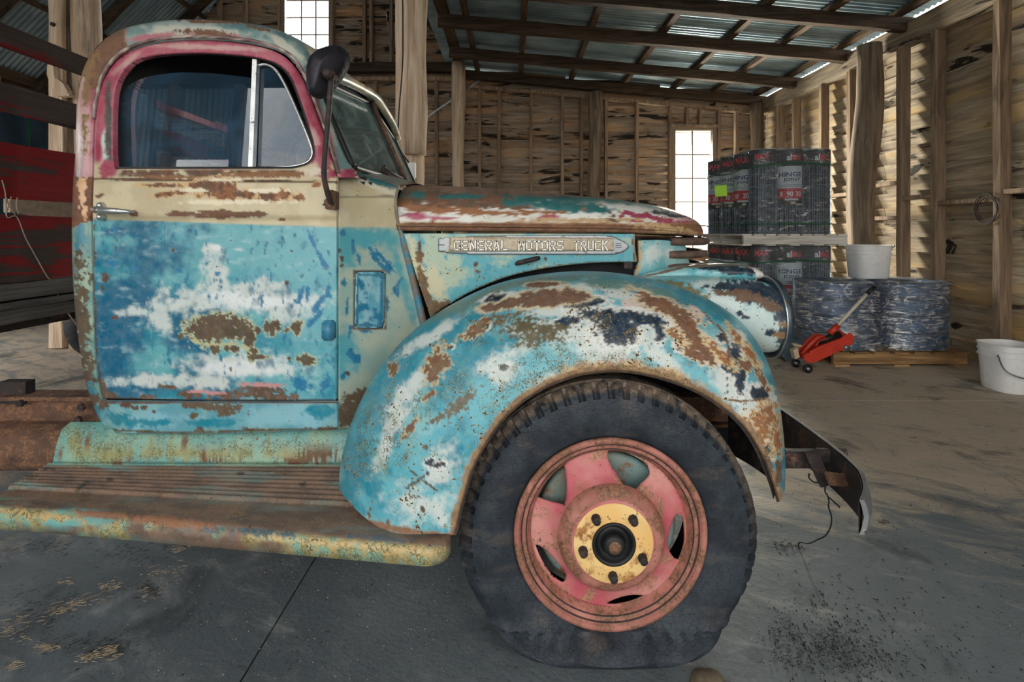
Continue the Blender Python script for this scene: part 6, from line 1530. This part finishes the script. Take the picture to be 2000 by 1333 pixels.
rec = [(None, 'al', 'unlabelled wire roll nearest the bucket, {} pallet'), ('8 90 30', 'al', 'wire roll with red label 8 90 30, {} pallet'), (None, 'm', 'unlabelled wire roll at the shiny front corner, {} pallet'),
       ('30 200', 'm', 'wire roll with red label 200 behind the front corner, {} pallet'), ('2 30 200', 'm', 'wire roll behind the lime note, {} pallet'), ('2 30 200', 'm', 'rearmost wire roll beside the back window, {} pallet')]
ZU = CH+(1.228-CH)*SCL; PZ = CH+(1.109-CH)*SCL; ZL = PZ-RH-0.002
for zz, nm in ((ZU, 'upper'), (ZL, 'lower')):
    for (x, y), fc, (kd, bd, lb) in zip(pos, faces_, rec): roll((x, y, zz), fc, lb.format(nm) if 'note' not in lb or nm == 'upper' else 'second wire roll from the window on the lower pallet', kd, bd)
def hull(pts):
    pts = sorted(map(tuple, pts))
    def half(ps):
        h = []
        for p in ps:
            while len(h) >= 2 and (h[-1][0]-h[-2][0])*(p[1]-h[-2][1])-(h[-1][1]-h[-2][1])*(p[0]-h[-2][0]) <= 0: h.pop()
            h.append(p)
        return h
    a = half(pts); b = half(pts[::-1]); return a[:-1]+b[:-1]
allc = pos+[(SCL*(3.165-.037*k), SCL*(5.34+.27*k)) for k in (1, 2, 3)]
hp = hull([(x+(RRad+.012)*math.cos(t), y+(RRad+.012)*math.sin(t)) for (x, y) in allc for t in np.linspace(0, 2*math.pi, 24, endpoint=False)])
def resample(poly, n):
    p = np.array(list(poly)+[poly[0]]); d = np.r_[0, np.cumsum(np.hypot(*np.diff(p, axis=0).T))]; t = np.linspace(0, d[-1], n, endpoint=False)
    return np.stack([np.interp(t, d, p[:, 0]), np.interp(t, d, p[:, 1])], 1)
def film_shell(poly, z0, z1, t, n=160, m=26, amp=0.006, droop=0.0):
    P2 = resample(poly, n); c = P2.mean(0); v = []
    for j in range(m+1):
        z = z0+(z1-z0)*j/m
        for i, p in enumerate(P2):
            d = p-c; d = d/np.hypot(*d); k = amp*float(fbm(np.array([i/5.0]), np.array([j/3.0]), 4)[0])
            s = 0.0 if j < m else -0.03
            v.append((p[0]+d[0]*(k+s), p[1]+d[1]*(k+s), z))
    f = grid_faces(m+1, n, True); b = len(v); v.append((c[0], c[1], z1+0.004)); f += [(b, m*n+i, m*n+(i+1) % n) for i in range(n)]
    return v, f, P2
for zz, nm in ((ZU, 'upper'), (ZL, 'lower')):
    t = thing('stretch_wrap', f'clear stretch wrap with green straps round the {nm} wire rolls', 'plastic wrap', (2.85*SCL, 5.7*SCL, zz), group='stretch wraps on the wire rolls')
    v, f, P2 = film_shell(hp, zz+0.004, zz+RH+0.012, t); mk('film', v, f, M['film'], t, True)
    for (za, sl) in ((zz+RH-0.20, 0.16), (zz+0.10, 0.05)):
        m = MB(); c = P2.mean(0); m.tube([(p[0]+(p[0]-c[0])*0.01, p[1]+(p[1]-c[1])*0.012, za+sl*0.3*math.sin((p[0]-2.6)*3)+0.012*math.sin(p[1]*9)) for p in P2], 0.0065, 5, True); m.build('strap', M['strap_green'], t, True)
nt_ = MB(); A = Vector(P(1408, 373, 5.56*SCL)); nt_.obox(A, (0.056, -0.03, 0.004), (0.0015, 0.003, 0), (-0.004, 0, 0.064)); tag(nt_.build('sticky_note', M['note_green']), 'lime green paper note stuck on the wrapped wire rolls', 'note')
def pallet(name, label, x0, x1, y0, y1, z0, mat, h=0.117, gap=True):
    t = thing(name, label, 'pallet', ((x0+x1)/2, (y0+y1)/2, z0), group='pallets')
    n = 7; w = (x1-x0)/(n+(n-1)*0.35)
    for i in range(n):
        a = x0+i*w*1.35; MB().box((a, y0, z0+h-0.02), (a+w, y1, z0+h)).build('deck_board', mat, t)
        if i in (0, 3, 6): MB().box((a, y0, z0), (a+w, y1, z0+0.018)).build('bottom_board', mat, t)
    for yy in (y0+0.02, (y0+y1)/2-0.02, y1-0.06): MB().box((x0, yy, z0+0.018), (x1, yy+0.04, z0+h-0.02)).build('stringer', mat, t)
    return t
def pallet_x(name, label, x0, x1, y0, y1, z0, mat, h=0.117):
    """front stringer shortened, left end open as in the photo"""
    t = thing(name, label, 'pallet', ((x0+x1)/2, (y0+y1)/2, z0), group='pallets')
    n = 9; w = (x1-x0)/(n+(n-1)*0.30)
    for i in range(n):
        a = x0+i*w*1.30; MB().box((a, y0, z0+h-0.018), (a+w, y1, z0+h)).build('deck_board', mat, t)
        if i in (0, 2, 4, 6, 8): MB().box((a, y0, z0), (a+w, y1, z0+0.016)).build('bottom_board', mat, t)
    for yy in (y0+0.01, (y0+y1)/2-0.02, y1-0.05): MB().box((x0+0.02, yy, z0+0.016), (x1, yy+0.04, z0+h-0.018)).build('stringer', mat, t)
    return t
pallet_x('pallet', 'white painted pallet between the two layers of wire rolls', 2.33*SCL, 3.40*SCL, 5.18*SCL, 6.32*SCL, PZ, M['pallet_white'], ZU-PZ)
pallet_x('pallet', 'pallet under the lower layer of wire rolls', 2.33*SCL, 3.36*SCL, 5.20*SCL, 6.32*SCL, ZL/2, M['pallet_wood'], ZL/2-.001)
pallet_x('pallet', 'extra pallet added on the floor as a support for the wire roll stack', 2.33*SCL, 3.36*SCL, 5.20*SCL, 6.32*SCL, 0.0, M['pallet_wood'], ZL/2-.001)  # second pallet added as a support, making up the height under the rolls
# ------------------------------------------------------------------ wrapped coils of plain wire on a timber pallet
pallet('pallet', 'bare timber pallet under the blue wrapped coils', 2.99, 4.235, 4.74, 5.47, 0.0, M['pallet_wood'], 0.135)
CR_, CHt = 0.345, 0.155
def coil_mesh():
    prof = [(.14, .0)]
    for k in range(9): prof += [(CR_-0.006, .004+k*.0165), (CR_, .010+k*.0165), (CR_-0.004, .0165+k*.0165)]
    prof += [(CR_-.03, CHt), (.14, CHt)]
    return MB().lathe(prof, (0, 0, 0), (0, 0, 1), 48, True)
cm = coil_mesh(); cme = None; nmz = ['bottom', 'second', 'third', 'top']
for s, (x, y) in enumerate(((3.20, 5.115), (3.915, 5.115))):
    for k in range(4):
        lb = f'{nmz[k]} blue wire coil of the {"left stack behind the red jack" if s == 0 else "right stack by the wall"}'
        lo = (x+rng.uniform(-.004, .004), y+rng.uniform(-.008, .008), 0.137+k*(CHt+0.003))
        if cme is None:
            o = mk('wire_coil', cm.v, cm.f, M['wire_coil'], None, True, local=True); cme = o.data
        else: o = bpy.data.objects.new('wire_coil', cme); COL.objects.link(o)
        o.location = lo; tag(o, lb, 'wire coil', 'wrapped coils of plain wire')
hp2 = hull([(x+(CR_+.012)*math.cos(t), y+(CR_+.012)*math.sin(t)) for (x, y) in ((3.20, 5.115), (3.915, 5.115)) for t in np.linspace(0, 2*math.pi, 40, endpoint=False)])
# film dips in between the two stacks
hp2 = [(px_, py_+(0.07*math.exp(-((px_-3.56)/0.10)**2) if py_ < 5.05 else 0)) for (px_, py_) in resample(hp2, 240)]
CW = thing('stretch_wrap', 'glossy crumpled stretch wrap round the blue wire coils', 'plastic wrap', (3.56, 5.115, 0.137), group='stretch wraps on the wire rolls')
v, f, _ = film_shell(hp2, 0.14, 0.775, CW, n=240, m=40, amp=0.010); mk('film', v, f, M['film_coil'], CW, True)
# ------------------------------------------------------------------ white pails
def pail(label, loc, ht, rt, rb, mat, rot=0.0, red=False):
    t = thing('pail', label, 'bucket', loc, group='white plastic pails', rot=(0, 0, rot))
    n = 56; prof = [(rb*0.94, 0.0), (rb, 0.012), (rb+(rt-rb)*0.72, ht*0.72), (rt*1.03, ht*0.725), (rt*1.03, ht*0.75), (rt*0.985, ht*0.755), (rt*0.99, ht*0.84), (rt*1.03, ht*0.845), (rt*1.03, ht*0.87), (rt, ht*0.875), (rt*1.0, ht*0.965), (rt*1.04, ht*0.97), (rt*1.04, ht), (rt*0.99, ht), (rt*0.97, ht*0.97), (rb*0.97, 0.02), (0.002, 0.02)]
    v = []
    for (r, z) in prof:
        for k in range(n):
            a = 2*math.pi*k/n; c, s = math.cos(a), math.sin(a); q = (abs(c)**3.6+abs(s)**3.6)**(-1/3.6); q = 1+(q-1)*0.75
            v.append((r*q*c, r*q*s, z))
    f = grid_faces(len(prof), n, True); b = len(v); v.append((0, 0, 0)); f += [(b, (k+1) % n, k) for k in range(n)]
    o = mk('pail_body', v, f, M[mat], t, True, local=True); smooth_by_angle(o, 45)
    hb = MB().tube(cr([(rt*1.02, -0.0, ht*0.82), (rt*1.2, -rt*0.35, ht*0.93), (rt*1.33, -rt*0.2, ht*0.99), (rt*1.25, rt*0.3, ht*0.96), (rt*1.02, rt*0.6, ht*0.85)] if not red else [(-rt*1.0, -rt*0.5, ht*0.80), (-rt*1.05, -rt*1.0, ht*0.50), (0, -rt*1.25, ht*0.36), (rt*1.05, -rt*1.0, ht*0.50), (rt*1.0, -rt*0.5, ht*0.80)], 6), 0.006, 6)
    hb.build('bail_handle', M['steel'], t, True, local=True)
    return t
pail('white square pail standing on the wrapped blue coils', (3.63, 5.22, 0.782), 0.335, 0.175, 0.155, 'white_plastic')
pail('white pail on the floor at the right edge, handle hanging down', (3.93, 4.05, 0.0), 0.365, 0.165, 0.145, 'white_plastic', 0.0, True)
# ------------------------------------------------------------------ trolley jack
JY = 4.62
def zz_(py, Y=JY): return CH+(HY-py)*Y/1000
J = thing('trolley_jack', 'red trolley jack with cream handle leaning up on the timber pallet', 'jack', (2.7, JY, 0.0))
FP = np.array([(1560, 692), (1566, 705), (1582, 705), (1640, 679), (1655, 669), (1659, 655), (1651, 647), (1641, 651), (1634, 658), (1592, 673), (1575, 682)], float)
for yy in (JY-0.07, JY+0.07):
    q, f = panel_grid(FP, [], 4); v = np.array([((a-1000)*JY/1000, yy, CH+(HY-b)*JY/1000) for a, b in q]); v, f = flange(v, [tuple(map(int, t)) for t in f], (0, 0.012, 0)); mk('side_plate', v, f, M['jack_red'], J)
def jp(px, py, dy=0.0): return ((px-1000)*JY/1000, JY+dy, CH+(HY-py)*JY/1000)
for dy in (-0.03, 0.03): MB().tube([jp(1562, 690, dy), jp(1580, 670, dy), jp(1594, 658, dy), jp(1606, 656, dy)], [.014, .02, .02, .014], 8).build('lift_arm', M['jack_red'], J, True)
MB().tube([jp(1598, 668), jp(1640, 653)], 0.028, 14).build('hydraulic_body', M['black_rubber'], J, True)
MB().lathe([(0, .0), (.04, .0), (.045, .012), (.03, .02), (.022, -.05), (0, -.05)], jp(1556, 676), (0.2, 0, 1), 16).build('saddle', M['cream_panel'], J, True)
m = MB(); m.obox(jp(1552, 690), (.02, 0, .01), (0, .03, 0), (-.01, 0, .04)); m.build('saddle_link', M['cream_panel'], J)
for (dx, dy) in ((1566, -0.095), (1566, 0.095)):
    X, _, _z = jp(dx, 700)
    MB().lathe([(0, -.016), (.016, -.017), (.017, -.012), (.036, -.012), (.038, -.006), (.038, .012), (0, .012)], (X, JY+dy, .038), (0, 1, 0), 24).build('front_wheel', M['black_rubber'], J, True)
    MB().lathe([(0, -.019), (.014, -.019), (.018, -.014)], (X, JY+dy, .038), (0, 1, 0), 12).build('wheel_hub', M['steel'], J, True)
MB().tube([((1566-1000)*JY/1000, JY-.1, .038), ((1566-1000)*JY/1000, JY+.1, .038)], .008, 8).build('wheel_axle', M['steel'], J, True)
for dy in (-0.075, 0.085): MB().lathe([(0, -.01), (.026, -.01), (.026, .01), (0, .01)], jp(1643, 676, dy), (0, 1, 0), 16).build('castor', M['steel'], J, True)
MB().tube([jp(1620, 652), jp(1637, 636)], .026, 12).build('handle_socket', M['jack_red'], J, True)
MB().tube([jp(1632, 640), jp(1693, 575)], .014, 12).build('handle', M['cream_tube'], J, True)
MB().tube([jp(1693, 575), jp(1708, 560)], .018, 12).build('grip', M['black_rubber'], J, True)
MB().tube(cr([jp(1582, 672, -.085), jp(1590, 662, -.085), jp(1604, 658, -.085)], 4), .006, 6).build('cover_rib', M['jack_red'], J, True)
# loose blue film trailing on the floor behind the headlamp
v = []; nu, nv = 30, 14
for i in range(nu+1):
    for j in range(nv+1):
        s = i/nu; a = math.pi*j/nv; r = 0.17*(0.35+0.65*math.sin(math.pi*(0.12+0.8*s)))*(1+0.08*math.sin(9*s+4*a))
        v.append((2.62+0.25*s+0.02*math.sin(14*a), 4.98+0.10*math.sin(3*s)-r*math.cos(a)*0.7, 0.002+max(0, r*math.sin(a)*1.25*(0.3+0.9*s))))
o = mk('loose_film', v, grid_faces(nu+1, nv+1), M['hose_blue'], None, True); tag(o, 'crumpled blue film lying between the headlamp and the jack', 'plastic film')
# coil of wire hung on the right wall
HC = thing('wire_hank', 'dark hank of wire hanging on the right wall batten', 'wire', (4.27, 4.62, 1.30))
for k in range(3):
    m = MB().tube([(4.285-0.008*k, 4.62+(.09+.012*k)*math.cos(t), 1.455+(.10+.02*k)*math.sin(t)) for t in np.linspace(0, 2*math.pi, 30, endpoint=False)], 0.005, 5, True); m.build('loop', M['dark_iron'], HC, True)
# folded sack wedged under the tyre
SK = thing('folded_sack', 'folded hessian sack with a red stripe in front of the tyre', 'sack', (0.535, 1.385, 0))
v = []; n = 24; m_ = 12
for i in range(n+1):
    for j in range(m_+1):
        s = i/n; a = math.pi*j/m_
        w = 0.042*(1-0.9*abs(2*s-1)**6)+0.004
        v.append((0.485+0.10*s, 1.385-w*math.cos(a)*1.1, 0.001+0.044*math.sin(a)*(1-abs(2*s-1)**5)))
mk('cloth', v, grid_faces(n+1, m_+1), M['hessian'], SK, True)
m = MB().tube(cr([(0.498, 1.343, 0.018), (0.53, 1.346, 0.034), (0.565, 1.352, 0.040), (0.582, 1.37, 0.038)], 5), 0.0022, 6); m.build('stripe', M['cloth_red'], SK, True)
# ------------------------------------------------------------------ litter on the floor
def fl_pt(px, py): Y = 1000*CH/(py-HY); return ((px-1000)*Y/1000, Y)
def straw(name, label, spots, mat):
    m = MB()
    for (px, py, n, sx, sy, L) in spots:
        for _ in range(int(n*1.6)):
            x, y = fl_pt(px+rng.gauss(0, sx), max(700, py+rng.gauss(0, sy)-0.35*0))
            a = rng.gauss(0.6, 0.4); l = L*rng.uniform(0.25, 1.0); w = rng.uniform(.0004, .0009); z = rng.uniform(.001, .007)
            d = Vector((math.cos(a), math.sin(a), rng.uniform(-.05, .05)))*l/2; s_ = Vector((-math.sin(a), math.cos(a), 0))*w
            c = Vector((x, y, z+abs(d.z)))
            m.add([c-d-s_, c+d-s_, c+d+s_, c-d+s_, c-d+Vector((0, 0, w*1.5)), c+d+Vector((0, 0, w*1.5))], [(0, 1, 5, 4), (3, 4, 5, 2), (0, 3, 2, 1), (1, 2, 5), (0, 4, 3)])
    o = m.build(name, mat); tag(o, label, 'litter', kind='stuff'); return o
straw('straw', 'wisps of pale straw scattered on the concrete floor', [(205, 1278, 60, 16, 7, .022), (170, 1288, 30, 8, 5, .02), (95, 1268, 45, 13, 4, .02), (115, 1195, 36, 16, 5, .02), (145, 1182, 24, 14, 4, .02), (215, 1148, 30, 12, 4, .02), (130, 1140, 14, 10, 3, .02), (350, 1075, 30, 10, 3, .02), (320, 1120, 22, 22, 8, .02), (285, 1160, 16, 12, 9, .018), (60, 1215, 22, 22, 9, .02), (10, 1240, 20, 14, 10, .02), (30, 1300, 10, 10, 6, .02), (190, 1170, 8, 14, 5, .03), (45, 1250, 6, 8, 6, .018), (15, 1055, 4, 5, 3, .03), (1540, 1250, 10, 40, 30, .015), (1860, 1180, 5, 80, 60, .015), (1210, 1300, 3, 30, 4, .04), (1745, 1240, 1, 2, 4, .025), (700, 1250, 20, 160, 60, .006), (560, 1100, 8, 20, 20, .008)], M['straw'])
straw('dark_litter', 'dark chaff and dirt scattered on the concrete floor', [(205, 1268, 40, 30, 12, .02), (150, 1260, 30, 40, 12, .02), (60, 1190, 50, 40, 20, .02), (290, 1155, 40, 20, 12, .02), (250, 1085, 40, 30, 12, .02), (90, 1070, 40, 30, 8, .02), (1600, 1275, 160, 45, 22, .012), (1540, 1240, 120, 30, 26, .012), (1640, 1250, 100, 30, 20, .012), (1700, 1300, 80, 60, 20, .012), (1530, 1068, 50, 14, 4, .015), (1725, 1022, 40, 7, 4, .014), (1640, 1010, 10, 60, 60, .01), (1800, 1250, 60, 90, 50, .01), (360, 1060, 40, 30, 8, .02), (1560, 1070, 20, 10, 4, .02)], M['dung'])
m = MB()
for _ in range(620):
    t = rng.random()
    if t < 0.55: px, py = rng.gauss(1650, 90), rng.gauss(1235, 55)
    elif t < 0.8: px, py = rng.uniform(1510, 2000), rng.uniform(960, 1330)
    elif t < 0.93: px, py = rng.uniform(1540, 1990), rng.uniform(800, 1000)
    else: px, py = rng.uniform(0, 850), rng.uniform(1060, 1330)
    if py < 760 or py > 1400 or (px < 1500 and px > 900): continue
    x, y = fl_pt(px, py); a = rng.gauss(1.2, 0.5); l = rng.uniform(.002, .0065); w = l*rng.uniform(.35, .6)
    d = Vector((math.cos(a), math.sin(a), 0))*l; s_ = Vector((-math.sin(a), math.cos(a), 0))*w; c = Vector((x, y, w*.6)); u_ = Vector((0, 0, w*.6))
    m.add([c-d, c+d, c-s_, c+s_, c-u_, c+u_], [(0, 2, 5), (2, 1, 5), (1, 3, 5), (3, 0, 5), (2, 0, 4), (1, 2, 4), (3, 1, 4), (0, 3, 4)])
o = m.build('droppings', M['dung']); tag(o, 'small dark droppings strewn over the concrete right of the wheel', 'litter', kind='stuff')
m = MB()
for _ in range(260):
    px, py = (rng.uniform(200, 900), rng.uniform(1090, 1330)) if rng.random() < 0.7 else (rng.uniform(1500, 2000), rng.uniform(780, 1330))
    x, y = fl_pt(px, py); r = rng.uniform(.0008, .0024); c = Vector((x, y, r*.7))
    m.add([c+Vector(k)*r for k in ((1, 0, 0), (-1, 0, 0), (0, 1, 0), (0, -1, 0), (0, 0, .7), (0, 0, -.7))], [(0, 2, 4), (2, 1, 4), (1, 3, 4), (3, 0, 4), (2, 0, 5), (1, 2, 5), (3, 1, 5), (0, 3, 5)])
o = m.build('grit', M['cream_panel']); tag(o, 'pale grit and chips scattered on the concrete', 'litter', kind='stuff')
